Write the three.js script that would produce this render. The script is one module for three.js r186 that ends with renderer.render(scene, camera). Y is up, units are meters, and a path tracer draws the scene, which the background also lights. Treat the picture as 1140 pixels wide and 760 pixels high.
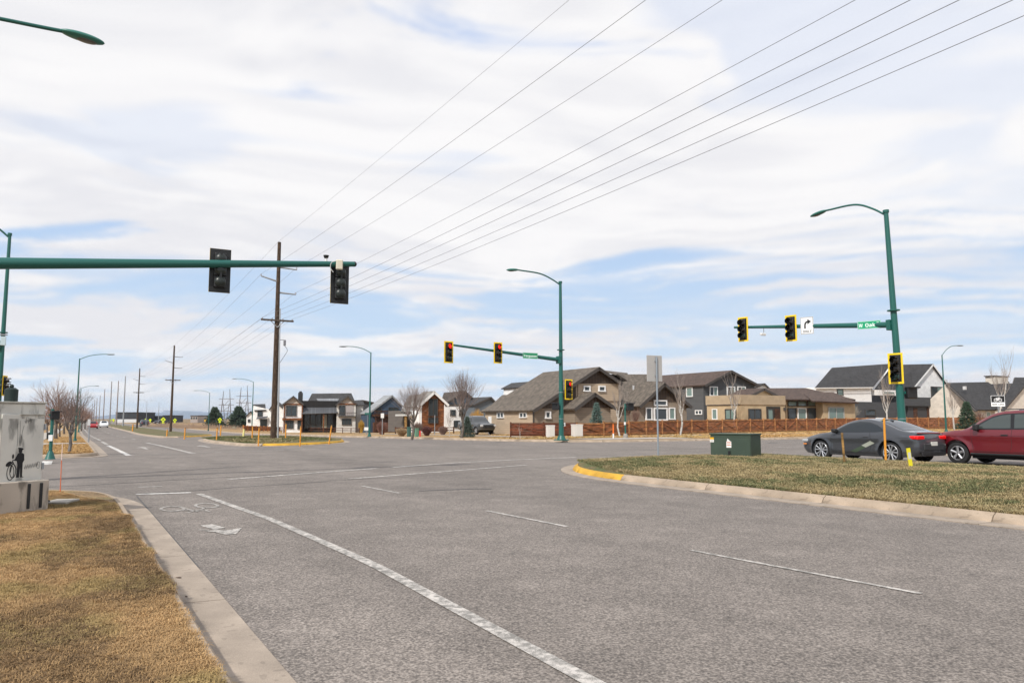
import * as THREE from 'three';
import { mergeGeometries, mergeVertices, toCreasedNormals } from 'three/addons/utils/BufferGeometryUtils.js';
import { RoundedBoxGeometry } from 'three/addons/geometries/RoundedBoxGeometry.js';
import { TessellateModifier } from 'three/addons/modifiers/TessellateModifier.js';

/* ---------------------------------------------------------------- camera, sky, sun */
const W = 1140, HH = 760, F = 850, EYE = 1.43;
const PITCH = Math.atan(86 / F), YAW = 29.937 * Math.PI / 180;      // the road runs off 30 degrees left of the view
const SA = Math.sin(YAW), CA = Math.cos(YAW);
const scene = new THREE.Scene();
const camera = new THREE.PerspectiveCamera(2 * Math.atan(HH / 2 / F) * 180 / Math.PI, W / HH, 0.1, 40000);
camera.position.set(0, EYE, 0);
camera.rotation.set(PITCH, 0, 0);
const renderer = new THREE.WebGLRenderer({ antialias: true });
renderer.toneMapping = THREE.LinearToneMapping;
renderer.toneMappingExposure = 1.05;
renderer.shadowMap.enabled = true;

let seed = 7;
function rnd() { seed = (seed + 0x6D2B79F5) | 0; let t = Math.imul(seed ^ (seed >>> 15), 1 | seed); t = (t + Math.imul(t ^ (t >>> 7), 61 | t)) ^ t; return ((t ^ (t >>> 14)) >>> 0) / 4294967296; }
const rr = (a, b) => a + (b - a) * rnd();
const sm = (x, a, b) => { const t = Math.min(1, Math.max(0, (x - a) / (b - a))); return t * t * (3 - 2 * t); };
const mix = (a, b, t) => a + (b - a) * t;
const hsh = (x, y) => { let n = Math.imul(x | 0, 374761393) + Math.imul(y | 0, 668265263); n = Math.imul(n ^ (n >>> 13), 1274126177); return ((n ^ (n >>> 16)) >>> 0) / 4294967296; };
function vn(x, y) { const xi = Math.floor(x), yi = Math.floor(y), a = x - xi, b = y - yi, u = a * a * (3 - 2 * a), v = b * b * (3 - 2 * b); return mix(mix(hsh(xi, yi), hsh(xi + 1, yi), u), mix(hsh(xi, yi + 1), hsh(xi + 1, yi + 1), u), v); }
function fbm(x, y, o = 4) { let s = 0, a = .5, t = 0; for (let i = 0; i < o; i++) { s += a * vn(x, y); t += a; a *= .5; x = x * 2.03 + 17.3; y = y * 2.03 + 5.1; } return s / t; }

function makeSky() {
  const w = 2048, h = 1024, d = new Float32Array(w * h * 4);
  for (let j = 0; j < h; j++) {
    const el = (j + .5) / h * Math.PI - Math.PI / 2, y = Math.sin(el), c = Math.cos(el);
    for (let i = 0; i < w; i++) {
      const az = ((i + .5) / w - .5) * 2 * Math.PI, x = Math.cos(az) * c, z = Math.sin(az) * c, k = (j * w + i) * 4;
      const e = Math.max(y, 0);
      let r = mix(.60, .27, sm(e, 0, .5)), g = mix(.745, .45, sm(e, 0, .5)), b = mix(.90, .82, sm(e, 0, .5));
      if (y > -.02) {
        const q = 1 / (e + .07), px = x * q - 11.2, pz = z * q - 3.3;
        const wx = fbm(px * .55 + 3, pz * .55 + 9, 4) - .5, wz = fbm(px * .55 + 40, pz * .55 + 22, 4) - .5;
        const sx = px * .8 + pz * .35 + wx * 1.5, sz = pz * .95 - px * .2 + wz * 1.5;
        const big = fbm(sx * .75 + 11.7, sz * 1.0 + 4.2, 3), mid = fbm(sx * 1.8 + 5, sz * 3.0 + 1, 6), fine = fbm(sx * 6 + 2, sz * 10 + 7, 4);
        const strk = fbm(sx * 1.2 + 70, sz * 6.5 + 13, 5); let dn = big * .46 + mid * .42 + strk * .30 + fine * .12;
        const cover = .645 - .175 * sm(e, .08, .25);
        let cl = sm(dn, cover - .10, cover + .09);
        cl = Math.max(cl, .34 * sm(mid, .3, .6)); cl *= 1 - .24 * sm(fbm(sx * 2.4 + 50, sz * 2.1 + 9, 5), .50, .68);
        cl = mix(cl, .8, .75 * sm(-e, -.035, 0));
        const sh = fbm(sx * .9 + 31, sz * 1.2 + 12, 4) * .7 + fine * .3, s2 = sm(sh, .36, .66);
        const cr = mix(.80, .935, s2), cg = mix(.80, .925, s2), cb = mix(.835, .93, s2);
        r = mix(r, cr, cl); g = mix(g, cg, cl); b = mix(b, cb, cl);
      }
      d[k] = r; d[k + 1] = g; d[k + 2] = b; d[k + 3] = 1;
    }
  }
  const t = new THREE.DataTexture(d, w, h, THREE.RGBAFormat, THREE.FloatType);
  t.mapping = THREE.EquirectangularReflectionMapping; t.magFilter = t.minFilter = THREE.LinearFilter; t.needsUpdate = true;
  return t;
}
scene.background = makeSky();
scene.environment = scene.background;
const sun = new THREE.DirectionalLight(new THREE.Color(1, .95, .87), 3.7);
{ // the sun stands behind the camera's left shoulder, across the road, behind thin cloud
  const az = -0.52, dirU = Math.sin(az), dirV = -Math.cos(az), el = 43 * Math.PI / 180;
  const X = -dirU * SA + dirV * CA, Z = dirU * CA + dirV * SA;
  sun.position.set(X * Math.cos(el), Math.sin(el), -Z * Math.cos(el)).multiplyScalar(200);
  sun.target.position.set(0, 0, 0); scene.add(sun, sun.target);
  sun.castShadow = true; sun.shadow.radius = 4; sun.shadow.mapSize.set(4096, 4096);
  const sc = sun.shadow.camera; sc.left = -150; sc.right = 150; sc.top = 150; sc.bottom = -150; sc.near = 1; sc.far = 600;
}

/* ---------------------------------------------------------------- where things stand */
// u runs along the main road, away from the camera; v runs across it to the right; the land falls gently beyond the crossing
function G(u, v) {
  return -(.6 - .5 * sm(v, 50, 115)) * sm(u, 40, 120) - .5 * sm(u, 78, 122) * sm(v, 23, 30) * (1 - sm(v, 46, 64));
}
const toXZ = (u, v) => [-u * SA + v * CA, -(u * CA + v * SA)];
const toUV = (x, z) => [-x * SA - z * CA, x * CA - z * SA];
const P = (u, v, h = 0) => { const [x, z] = toXZ(u, v); return new THREE.Vector3(x, G(u, v) + h, z); };
function ray(px, py) { const x = (px - W / 2) / F, y = (HH / 2 - py) / F, c = Math.cos(PITCH), s = Math.sin(PITCH); return new THREE.Vector3(x, y * c + s, y * s - c); }
const VG = .13;                                                      // verge height above the gutter
function ground(px, py, off = VG) {                                  // survey: where a sight line meets the land
  const d = ray(px, py); d.divideScalar(-d.z);
  let z = 1, st = .02;
  for (; z < 3000;) { const x = d.x * z, [u, v] = toUV(x, -z); if (EYE + d.y * z - G(u, v) - off < 0) return new THREE.Vector3(x, G(u, v) + off, -z); z += st * Math.max(1, z / 40); }
  return new THREE.Vector3(d.x * z, 0, -z);
}
function atZ(px, py, Z) { const d = ray(px, py); d.divideScalar(-d.z); return new THREE.Vector3(d.x * Z, EYE + d.y * Z, -Z); }

/* ---------------------------------------------------------------- textures and materials */
function tex(n, fn, rep = 1, srgb = true) {
  const d = new Uint8Array(n * n * 4);
  for (let j = 0; j < n; j++) for (let i = 0; i < n; i++) { const c = fn(i / n, j / n, i, j), k = (j * n + i) * 4; d[k] = Math.max(0, Math.min(255, c[0] * 255)); d[k + 1] = Math.max(0, Math.min(255, c[1] * 255)); d[k + 2] = Math.max(0, Math.min(255, c[2] * 255)); d[k + 3] = 255; }
  const t = new THREE.DataTexture(d, n, n); t.wrapS = t.wrapT = THREE.RepeatWrapping; t.magFilter = THREE.LinearFilter; t.minFilter = THREE.LinearMipmapLinearFilter; t.generateMipmaps = true; t.anisotropy = 8;
  if (srgb) t.colorSpace = THREE.SRGBColorSpace; t.repeat.set(1 / rep, 1 / rep); t.needsUpdate = true; return t;
}
// noise that tiles over the unit square
function tn(x, y, f) { const p = f, xi = Math.floor(x * f), yi = Math.floor(y * f), a = x * f - xi, b = y * f - yi, u = a * a * (3 - 2 * a), v = b * b * (3 - 2 * b), H = (i, j) => hsh((i % p + p) % p + f * 13, (j % p + p) % p + f * 7); return mix(mix(H(xi, yi), H(xi + 1, yi), u), mix(H(xi, yi + 1), H(xi + 1, yi + 1), u), v); }
const tf = (x, y, f, o) => { let s = 0, a = .5, t = 0; for (let i = 0; i < o; i++) { s += a * tn(x, y, f); t += a; a *= .55; f *= 2; } return s / t; };
const gray = (v) => [v, v, v];
const T = {};
T.asphalt = tex(1024, (x, y, i, j) => { const a = tf(x, y, 256, 2), b = tf(x, y, 8, 5), c = hsh(i * 3, j * 5), s = c > .93 ? .20 : c < .10 ? -.20 : 0, v = .76 + (a - .5) * .62 + (b - .5) * .16 + s * (.5 + a * .7); return [v * 1.0, v * .975, v * .955]; }, 3.1);
T.asphaltB = tex(512, (x, y, i, j) => gray(.5 + (tf(x, y, 128, 2) - .5) * .9 + (hsh(i, j) - .5) * .3), 3.1, false);
T.concrete = tex(512, (x, y, i, j) => { const v = .80 + (tf(x, y, 6, 5) - .5) * .24 + (hsh(i, j) - .5) * .10 - (tn(x, y, 40) > .86 ? .07 : 0); return [v, v * .965, v * .92]; }, 2.3);
T.thatch = tex(1024, (x, y, i, j) => { const p = tf(x, y, 7, 4), f = tf(x, y, 200, 2), g = tf(x + .37, y + .11, 11, 4), v = .60 + (f - .5) * .55 + (p - .5) * .30; const gr = sm(g, .52, .70) * .5; return [v * mix(1.0, .84, gr), v * mix(.845, .82, gr), v * mix(.62, .52, gr)]; }, 3.7);
T.green = tex(1024, (x, y, i, j) => { const p = tf(x, y, 9, 4), f = tf(x, y, 180, 2), v = .52 + (f - .5) * .5 + (p - .5) * .25, gr = sm(p, .40, .60); return [v * mix(1.02, .70, gr), v * mix(.87, .75, gr), v * mix(.60, .42, gr)]; }, 4.3);
T.paint = tex(512, (x, y, i, j) => { const w = tf(x, y, 24, 4) * .6 + hsh(i, j) * .25 + tf(x, y, 5, 2) * .25, v = w > .60 ? .62 : .93 - (w - .4) * .25; return [v, v * .985, v * .96]; }, 1.7);
T.worn = tex(512, (x, y, i, j) => { const w = tf(x, y, 30, 4) * .65 + hsh(i, j) * .3 + tf(x, y, 4, 2) * .25, v = w > .62 ? .58 : .90 - (w - .4) * .35; return [v, v * .975, v * .945]; }, 1.3);
T.shingle = tex(512, (x, y, i, j) => { const row = Math.floor(y * 24), k = Math.floor(x * 20 + (row % 3) * .37), v = .74 + (hsh(k, row) - .5) * .26 + (hsh(i, j) - .5) * .22 + (tf(x, y, 4, 3) - .5) * .16 - ((y * 24) % 1 < .10 ? .16 : 0); return [v, v * .985, v * .965]; }, 3.6);
T.siding = tex(512, (x, y, i, j) => { const r = Math.floor(y * 16), v = .86 + (hsh(r, Math.floor(x * 2.3 + r * .4)) - .5) * .05 + (tf(x, y, 20, 2) - .5) * .04 - ((y * 16) % 1 < .09 ? .15 : 0); return gray(v); }, 2.9);
T.batten = tex(512, (x, y, i, j) => { const r = Math.floor(x * 10), v = .86 + (hsh(r, 5) - .5) * .10 + (tf(x, y, 16, 2) - .5) * .07 - ((x * 10) % 1 < .12 ? .25 : 0); return gray(v); }, 3.1);
T.stucco = tex(256, (x, y, i, j) => gray(.88 + (tf(x, y, 5, 5) - .5) * .14 + (hsh(i, j) - .5) * .08), 2.1);
T.wood = tex(512, (x, y, i, j) => { const v = .74 + (tf(x * .25, y, 32, 3) - .5) * .6 + (tf(x, y, 6, 3) - .5) * .3; return [v, v * .94, v * .88]; }, 2.7);
T.grime = tex(512, (x, y, i, j) => { const v = .86 - sm(tf(x, y * .35, 9, 5), .52, .74) * .26 - (hsh(i, j) - .5) * .06 + (tf(x, y, 3, 3) - .5) * .18; return [v, v * .99, v * .965]; }, 1.3);
T.bark = tex(256, (x, y, i, j) => gray(.75 + (tf(x, y * .2, 24, 3) - .5) * .7), .8);
T.aspen = tex(256, (x, y, i, j) => { const k = tn(x * .5, y, 26) > .82 ? .35 : .92; return gray(k + (hsh(i, j) - .5) * .08); }, 1.1);
const mats = new Map();
function M(r, g, b, o = {}) {                                        // linear base colour
  const key = JSON.stringify([r, g, b, Object.entries(o).map(([k, v]) => [k, v && v.uuid ? v.uuid : v])]);
  if (mats.has(key)) return mats.get(key);
  const { phys, ...q } = o, m = new (phys ? THREE.MeshPhysicalMaterial : THREE.MeshStandardMaterial)({ roughness: .85, metalness: 0, side: THREE.DoubleSide, ...q });
  m.color.setRGB(r, g, b); mats.set(key, m); return m;
}
const green = M(.012, .105, .088, { roughness: .42 }), black = M(.012, .013, .014, { roughness: .5 }), yellow = M(.92, .62, .01, { roughness: .5 }), steel = M(.36, .38, .40, { roughness: .45, metalness: .6 });
const concrete = M(.56, .50, .445, { map: T.concrete, roughness: .92 }), kerbM = M(.62, .53, .44, { map: T.concrete, roughness: .92 }), walkM = M(.70, .68, .65, { map: T.concrete, roughness: .92 });
const yellowKerb = M(.98, .60, .07, { map: T.concrete, roughness: .8 }), paint = M(.86, .86, .86, { map: T.paint, roughness: .8 });
const glassDark = M(.025, .03, .034, { roughness: .06, phys: true }), white = M(.74, .74, .73, { roughness: .7 });
const orangeM = M(.72, .30, .03, { roughness: .6 }), lathM = M(.55, .36, .13, { map: T.wood });
const poleWood = M(.115, .072, .046, { map: T.bark, roughness: .95 });

/* ---------------------------------------------------------------- building helpers */
const names = new Map();
function numbered(n) { const k = names.get(n) || 0; names.set(n, k + 1); return k ? n + '_' + String(k).padStart(3, '0') : n; }
function tag(o, label, category, group) { o.userData.label = label; o.userData.category = category; if (group) o.userData.group = group; return o; }
function thing(name, label, category, pos, turn = 0, group) { const o = new THREE.Group(); o.name = numbered(name); if (pos) o.position.copy(pos); o.rotation.y = turn; scene.add(o); return tag(o, label, category, group); }
function struct(o, label, kind = 'structure') { o.userData.kind = kind; if (label) o.userData.label = label; return o; }
function clean(g) { g = g.index ? g.toNonIndexed() : g; for (const k of Object.keys(g.attributes)) if (!['position', 'normal', 'uv'].includes(k)) g.deleteAttribute(k); if (!g.attributes.normal) g.computeVertexNormals(); return g; }
function boxuv(g) {                                                  // uv in metres by the way each triangle faces
  const p = g.attributes.position, uv = new Float32Array(p.count * 2), a = new THREE.Vector3(), b = new THREE.Vector3(), c = new THREE.Vector3();
  for (let i = 0; i < p.count; i += 3) {
    a.fromBufferAttribute(p, i); b.fromBufferAttribute(p, i + 1); c.fromBufferAttribute(p, i + 2);
    const n = b.clone().sub(a).cross(c.clone().sub(a)), x = Math.abs(n.x), y = Math.abs(n.y), z = Math.abs(n.z);
    [a, b, c].forEach((q, k) => { const [s, t] = y > x * 1.3 && y > z * 1.3 ? [q.x, q.z] : x > z ? [q.z, q.y] : [q.x, q.y]; uv[(i + k) * 2] = s; uv[(i + k) * 2 + 1] = t; });
  }
  g.setAttribute('uv', new THREE.BufferAttribute(uv, 2)); return g;
}
class MB {
  constructor() { this.g = []; }
  add(g, m) { g = clean(g); if (m) g.applyMatrix4(m); this.g.push(g); return this; }
  box(x, y, z, w, h, d, ry = 0, rz = 0) { const m = new THREE.Matrix4().makeRotationFromEuler(new THREE.Euler(0, ry, rz)); m.setPosition(x, y, z); return this.add(new THREE.BoxGeometry(w, h, d), m); }
  rbox(x, y, z, w, h, d, r = .02) { return this.add(new RoundedBoxGeometry(w, h, d, 2, r).translate(x, y, z)); }
  tube(a, b, r0, r1 = r0, n = 10) { const d = b.clone().sub(a), L = d.length(), g = new THREE.CylinderGeometry(r1, r0, L, n, 1); g.translate(0, L / 2, 0); g.applyQuaternion(new THREE.Quaternion().setFromUnitVectors(new THREE.Vector3(0, 1, 0), d.normalize())); return this.add(g.translate(a.x, a.y, a.z)); }
  path(pts, r, n = 24, rad = 8, taper) { const g = new THREE.TubeGeometry(new THREE.CatmullRomCurve3(pts), n, r, rad, false); return this.add(g); }
  quad(a, b, c, d) { const g = new THREE.BufferGeometry(); g.setAttribute('position', new THREE.Float32BufferAttribute([a, b, c, a, c, d].flatMap(v => [v.x, v.y, v.z]), 3)); g.computeVertexNormals(); return this.add(boxuv(g)); }
  slab(a, b, c, d, t) { // a roof plate: quad a-b-c-d with thickness t below
    const n = b.clone().sub(a).cross(d.clone().sub(a)).normalize(); if (n.y < 0) n.negate(); n.multiplyScalar(-t);
    const [e, f, g, h] = [a, b, c, d].map(q => q.clone().add(n));
    return this.quad(a, b, c, d).quad(e, f, g, h).quad(a, b, f, e).quad(b, c, g, f).quad(c, d, h, g).quad(d, a, e, h);
  }
  prism(pts, z0, z1) { const s = new THREE.Shape(pts.map(p => new THREE.Vector2(p[0], p[1]))); return this.add(new THREE.ExtrudeGeometry(s, { depth: z1 - z0, bevelEnabled: false }).translate(0, 0, z0)); }
  build(name, mat, parent = scene, uvm = true) {
    let g = mergeGeometries(this.g.map(q => { if (!q.attributes.uv) q.setAttribute('uv', new THREE.BufferAttribute(new Float32Array(q.attributes.position.count * 2), 2)); return q; }));
    if (uvm) boxuv(g);
    const m = new THREE.Mesh(g, mat); m.name = parent === scene ? numbered(name) : name; m.castShadow = m.receiveShadow = true; parent.add(m); return m;
  }
}
const V = (x, y, z) => new THREE.Vector3(x, y, z);

/* ---------------------------------------------------------------- ground, road, verges, kerbs */
{ // the open land, one sheet to the horizon
  const pos = [], uv = [], idx = [], rings = [0, 4, 8, 12, 16, 20, 25, 30, 36, 42, 50, 60, 70, 80, 90, 100, 112, 125, 140, 160, 190, 230, 300, 420, 700, 1200, 2500, 6000, 14000], N = 120;
  rings.forEach((r, k) => { for (let i = 0; i <= N; i++) { const t = i / N * Math.PI * 2, x = Math.cos(t) * r, z = Math.sin(t) * r, [u, v] = toUV(x, z); pos.push(x, G(u, v) - .08, z); uv.push(x, z); if (k && i) { const a = k * (N + 1) + i, b = a - 1, c = a - N - 1, d = c - 1; idx.push(a, c, b, b, c, d); } } });
  const g = new THREE.BufferGeometry(); g.setAttribute('position', new THREE.Float32BufferAttribute(pos, 3)); g.setAttribute('uv', new THREE.Float32BufferAttribute(uv, 2)); g.setIndex(idx); g.computeVertexNormals();
  const m = new THREE.Mesh(g, M(.66, .62, .58, { map: T.thatch, roughness: 1 })); m.name = 'ground'; m.receiveShadow = true; scene.add(struct(m, 'dry grassland running out to the horizon')); 
}
function sheet(poly, h, mat, name, maxEdge = 4, iters = 14, bump, holder = scene) { // a surface given by a (u, v) outline, laid over the land
  const s = new THREE.Shape(poly.map(([u, v]) => new THREE.Vector2(u, v)));
  let g = new THREE.ShapeGeometry(s); g = new TessellateModifier(maxEdge, iters).modify(g.toNonIndexed ? g : g);
  g = mergeVertices(new THREE.BufferGeometry().setAttribute('position', (g.index ? g.toNonIndexed() : g).attributes.position));
  const p = g.attributes.position, uv = new Float32Array(p.count * 2);
  for (let i = 0; i < p.count; i++) { const u = p.getX(i), v = p.getY(i), q = P(u, v, h + (bump ? bump(u, v) : 0)); uv[i * 2] = u; uv[i * 2 + 1] = v; p.setXYZ(i, q.x, q.y, q.z); }
  g.setAttribute('uv', new THREE.BufferAttribute(uv, 2)); g.computeVertexNormals();
  const m = new THREE.Mesh(g, mat); m.name = holder === scene ? numbered(name) : name; m.castShadow = m.receiveShadow = true; holder.add(m); return m;
}
{ // asphalt: a lattice with patchy tone of its own, covering both streets
  const us = [], vs = []; for (let u = -40; u < 46;) { us.push(u); u += u < 0 || u > 40 ? 1.5 : .5; } for (let u = 46; u < 130; u += 3) us.push(u); for (const u of [150, 200, 300, 500, 900, 1600]) us.push(u);
  for (let v = -120; v < -6; v += 6) vs.push(v); for (let v = -6; v < 26; v += .5) vs.push(v); for (let v = 26; v < 60; v += 2) vs.push(v); for (let v = 60; v <= 220; v += 10) vs.push(v);
  const inRoad = (u, v) => (v > -.5 && v < 33 && u >= -40) || (u > 10 && u < 48);
  const pos = [], uv = [], col = [], idx = [], n = vs.length;
  us.forEach((u, i) => vs.forEach((v, j) => {
    const q = P(u, v, 0); pos.push(q.x, q.y, q.z); uv.push(u, v);
    const c = .355 * (v < 2.45 && v > 1 && u < 15.6 ? 1.15 : 1) * (1 - .07 * Math.max(Math.exp(-(((v - 4.2) / .55) ** 2)), Math.exp(-(((v - 8.2) / .7) ** 2))) * sm(fbm(u * .25 + 9, v, 2), .3, .6)) * (1 + (fbm(u * .35 + 3, v * 1.1 + 8, 4) - .5) * .34 + (fbm(u * 1.6, v * 1.9 + 4, 3) - .5) * .16) * (1 - .10 * sm(fbm(u * .12 + 40, v * .5, 3), .52, .68));
    col.push(c * 1.0, c * .915, c * .84);
    if (i && j && inRoad(us[i - 1] + .1, v - .1)) { const a = i * n + j, b = a - 1, cc = a - n, d = cc - 1; idx.push(a, b, cc, b, d, cc); }
  }));
  const g = new THREE.BufferGeometry(); g.setAttribute('position', new THREE.Float32BufferAttribute(pos, 3)); g.setAttribute('uv', new THREE.Float32BufferAttribute(uv, 2)); g.setAttribute('color', new THREE.Float32BufferAttribute(col, 3)); g.setIndex(idx); g.computeVertexNormals();
  const m = new THREE.Mesh(g, new THREE.MeshStandardMaterial({ map: T.asphalt, bumpMap: T.asphaltB, bumpScale: .006, vertexColors: true, roughness: .9, side: THREE.DoubleSide })); m.name = 'road'; m.receiveShadow = true; scene.add(struct(m, 'worn grey asphalt of the crossing and both streets'));
}
const arc = (cu, cv, r, a0, a1, n = 10) => Array.from({ length: n + 1 }, (_, i) => { const t = mix(a0, a1, i / n) * Math.PI / 180; return [cu + r * Math.cos(t), cv + r * Math.sin(t)]; });
// kerb lines (the foot of the kerb), each with the verge on its left when walked from start to end
const spline = (pts, n) => { const c = new THREE.CatmullRomCurve3(pts.map(([u, v]) => V(u, v, 0)), false, 'centripetal'); return c.getSpacedPoints(n).map(p => [p.x, p.y]); };
const K = {
  nearLeft: [[-25, .8], [13.2, .8], ...spline([[13.2, .8], [14.6, .74], [15.7, .5], [16.35, 0], [16.9, -.6], [18, -1.9], [20.8, -5]], 24).slice(1), [26, -13], [30, -20], [30, -100]],
  farLeft: [[33, -100], [33, -6], [32.7, -2], ...spline([[32.7, -2], [32.6, -.4], [32.9, .6], [33.6, .98], [34.6, 1.02]], 12).slice(1), [60, 1.0], [140, 1.3], [420, 3.5]],
  island: [[-30, 11.05], [12.5, 11.05], ...spline([[12.5, 11.05], [15, 11.15], [17.2, 11.85], [19.2, 13.4], [20.4, 15.6], [20.6, 18.2], [19.4, 20.6], [16.6, 21.9], [13.5, 22.1]], 40).slice(1), [-30, 22.1]],
  splitter: [...spline([[46, 7.6], [42.2, 8.0], [41.2, 9], [41.6, 11], [43.4, 13], [46, 14.6], [50, 15.6], [58, 16.4], [66, 16.6], [70, 15.5], [70.6, 13.5], [66, 10.2], [58, 8.2], [50, 7.5], [46, 7.6]], 80)],
  median: [[420, 9.5], [196, 8.4], [130, 8.0], [90, 7.3], ...spline([[90, 7.3], [74, 7.05], [72, 7.2], [72.6, 8.4], [80, 11.4], [87, 13.2], [94, 13.8], [110, 13.9]], 30).slice(1), [200, 13.6], [420, 13]],
  farRight: [[420, 20], [130, 20], [70, 19.8], ...spline([[70, 19.8], [60.5, 20.3], [54.5, 21.4], [46.5, 23.0], [41.5, 24.6], [38.6, 27], [37.6, 30], [37.4, 34], [37, 40]], 40).slice(1), [37, 220]],
  nearRight: [[21.5, 220], [21.5, 36], ...spline([[21.5, 36], [21.3, 32.5], [19.5, 30.3], [16, 29.6]], 12).slice(1), [-30, 29.6]],
};
K.island.reverse();
const PAN = .33, KW = .15, KH = .14;
function resample(line, step) { const out = [line[0]]; let rest = step; for (let i = 1; i < line.length; i++) { let [u0, v0] = line[i - 1]; const [u1, v1] = line[i]; let L = Math.hypot(u1 - u0, v1 - v0); while (L > rest) { const t = rest / L; u0 += (u1 - u0) * t; v0 += (v1 - v0) * t; out.push([u0, v0]); L -= rest; rest = step; } rest -= L; } out.push(line[line.length - 1]); return out; }
function sweep(line, prof, mat, name, parent, i0, i1) {
  const pos = [], uv = [], idx = [], n = prof.length; let s = 0;
  for (let i = i0; i <= i1; i++) {
    const a = line[Math.max(0, i - 1)], b = line[Math.min(line.length - 1, i + 1)], L = Math.hypot(b[0] - a[0], b[1] - a[1]) || 1;
    // left of walking direction (du, dv) in a u-v plane drawn with v to the right of u
    const nu = (b[1] - a[1]) / L, nv = -(b[0] - a[0]) / L;
    if (i > i0) s += Math.hypot(line[i][0] - line[i - 1][0], line[i][1] - line[i - 1][1]);
    prof.forEach(([o, h], k) => { const q = P(line[i][0] + nu * o, line[i][1] + nv * o, h); pos.push(q.x, q.y, q.z); uv.push(s + i0 * .77, o + h); if (i > i0 && k) { const A = (i - i0) * n + k, B = A - 1, C = A - n, D = C - 1; idx.push(A, C, B, B, C, D); } });
  }
  for (const e of [0, i1 - i0]) for (let k = 1; k < n - 1; k++) idx.push(e * n, e * n + k, e * n + k + 1);
  let g = new THREE.BufferGeometry(); g.setAttribute('position', new THREE.Float32BufferAttribute(pos, 3)); g.setAttribute('uv', new THREE.Float32BufferAttribute(uv, 2)); g.setIndex(idx); g = toCreasedNormals(g, .6);
  const m = new THREE.Mesh(g, mat); m.name = name; m.castShadow = m.receiveShadow = true; parent.add(m); return m;
}
function kerb(line, name, label, o = {}) {
  const root = new THREE.Group(); root.name = name; scene.add(struct(root, label));
  const step = .25, pts = resample(line, step), near = o.near || [0, 1e9], ch = o.chunk || 12, sl = o.slope || .05;
  const panP = [[-PAN, -.05], [-PAN, .014], [-.02, .020], [.0, .020], [.0, -.05]], kp = [[.001, -.06], [.001, .022], [sl * .6, KH * .72], [sl + .01, KH - .012], [sl + .02, KH], [o.kw || KW, KH], [o.kw || KW, -.06]];
  for (let i = 0; i < pts.length - 1;) {
    const isFar = p => p[0] < -2 || p[0] > 50 || Math.abs(p[1]) > 40; let j = Math.min(pts.length - 1, i + ch); while (isFar(pts[i]) && j < pts.length - 1 && isFar(pts[j]) && j - i < ch * 10) j++; const sub = pts.slice(i, j + 1), n = sub.length - 1;
    if (n >= 1) { // trim each piece by the joint
      const tr = (a, b, d) => { const L = Math.hypot(b[0] - a[0], b[1] - a[1]) || 1; return [a[0] + (b[0] - a[0]) * d / L, a[1] + (b[1] - a[1]) * d / L]; };
      const q = sub.map(x => x); q[0] = tr(q[0], q[1], .009); q[n] = tr(q[n], q[n - 1], .009);
      const mid = sub[n >> 1], yel = o.yellow && o.yellow(mid[0], mid[1]);
      sweep(q, panP, o.panMat || concrete, 'gutter_slab', root, 0, n);
      sweep(q, kp, yel ? yellowKerb : kerbM, yel ? 'painted_kerb_stone' : 'kerb_stone', root, 0, n);
    }
    i = j;
  }
  return root;
}
kerb(K.nearLeft, 'kerb_near_left', 'concrete kerb and gutter pan along the near dry verge', { chunk: 9, kw: .10, slope: .03 });
kerb(K.farLeft, 'kerb_far_left', 'concrete kerb beside the far left verge');
kerb(K.island, 'kerb_right_island', 'concrete kerb round the grassy right island with yellow nose', { slope: .09, yellow: (u, v) => u > 13.4 && v < 16, chunk: 11 });
kerb(K.splitter, 'kerb_pole_island', 'kerb round the small island with the tall pole', { slope: .09, yellow: (u, v) => u < 50 && v > 9, chunk: 10 });
kerb(K.median, 'kerb_far_median', 'kerb round the long median far up the road', { slope: .09, yellow: (u, v) => u < 88 && v > 7.6, chunk: 10 });
kerb(K.farRight, 'kerb_far_right', 'concrete kerb in front of the houses', { chunk: 14 });
kerb(K.nearRight, 'kerb_near_right', 'concrete kerb behind the waiting cars', { chunk: 14 });

const inset = (line, d) => line.map((p, i) => { const a = line[Math.max(0, i - 1)], b = line[Math.min(line.length - 1, i + 1)], L = Math.hypot(b[0] - a[0], b[1] - a[1]) || 1; return [p[0] + (b[1] - a[1]) / L * d, p[1] - (b[0] - a[0]) / L * d]; });
const dryM = M(.70, .66, .62, { map: T.thatch, roughness: 1 }), tanM = M(1.05, .92, .76, { map: T.thatch, roughness: 1 }), greenM = M(.66, .66, .60, { map: T.green, roughness: 1 });
const IN = KW + .003;
const lumpy = (u, v) => (fbm(u * .9 + 5, v * .9 + 2, 3) - .5) * .05;
const vNear = struct(sheet([...inset(K.nearLeft.filter(p => p[0] > -12 || p[1] > .5), .103).map(p => [Math.max(p[0], -12), p[1]]), [-12, -100]], VG, dryM, 'verge_near_left', 1.2, 18, lumpy), 'matted dry tan grass of the near left verge');
struct(sheet([...inset(K.farLeft, IN), [420, -300], [33 + IN, -300]], VG, tanM, 'verge_far_left', 8, 14), 'bright tan dry grass across the side street at left');
const islH = (u, v) => { const d = Math.min(v - 11.2, 21.9 - v, 20.6 - u + Math.abs(v - 17) * -.15); return .13 * sm(d, 0, 3.2) + (fbm(u * .8, v * .8, 3) - .5) * .06 * sm(d, 0, .8); };
struct(sheet([...inset(K.island, IN)], VG, greenM, 'verge_right_island', .9, 20, islH), 'mixed green and straw grass on the right island');
struct(sheet(inset(K.splitter, IN).slice(0, -1), VG, greenM, 'verge_pole_island', 2, 16), 'grass on the small island with the tall pole');
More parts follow.
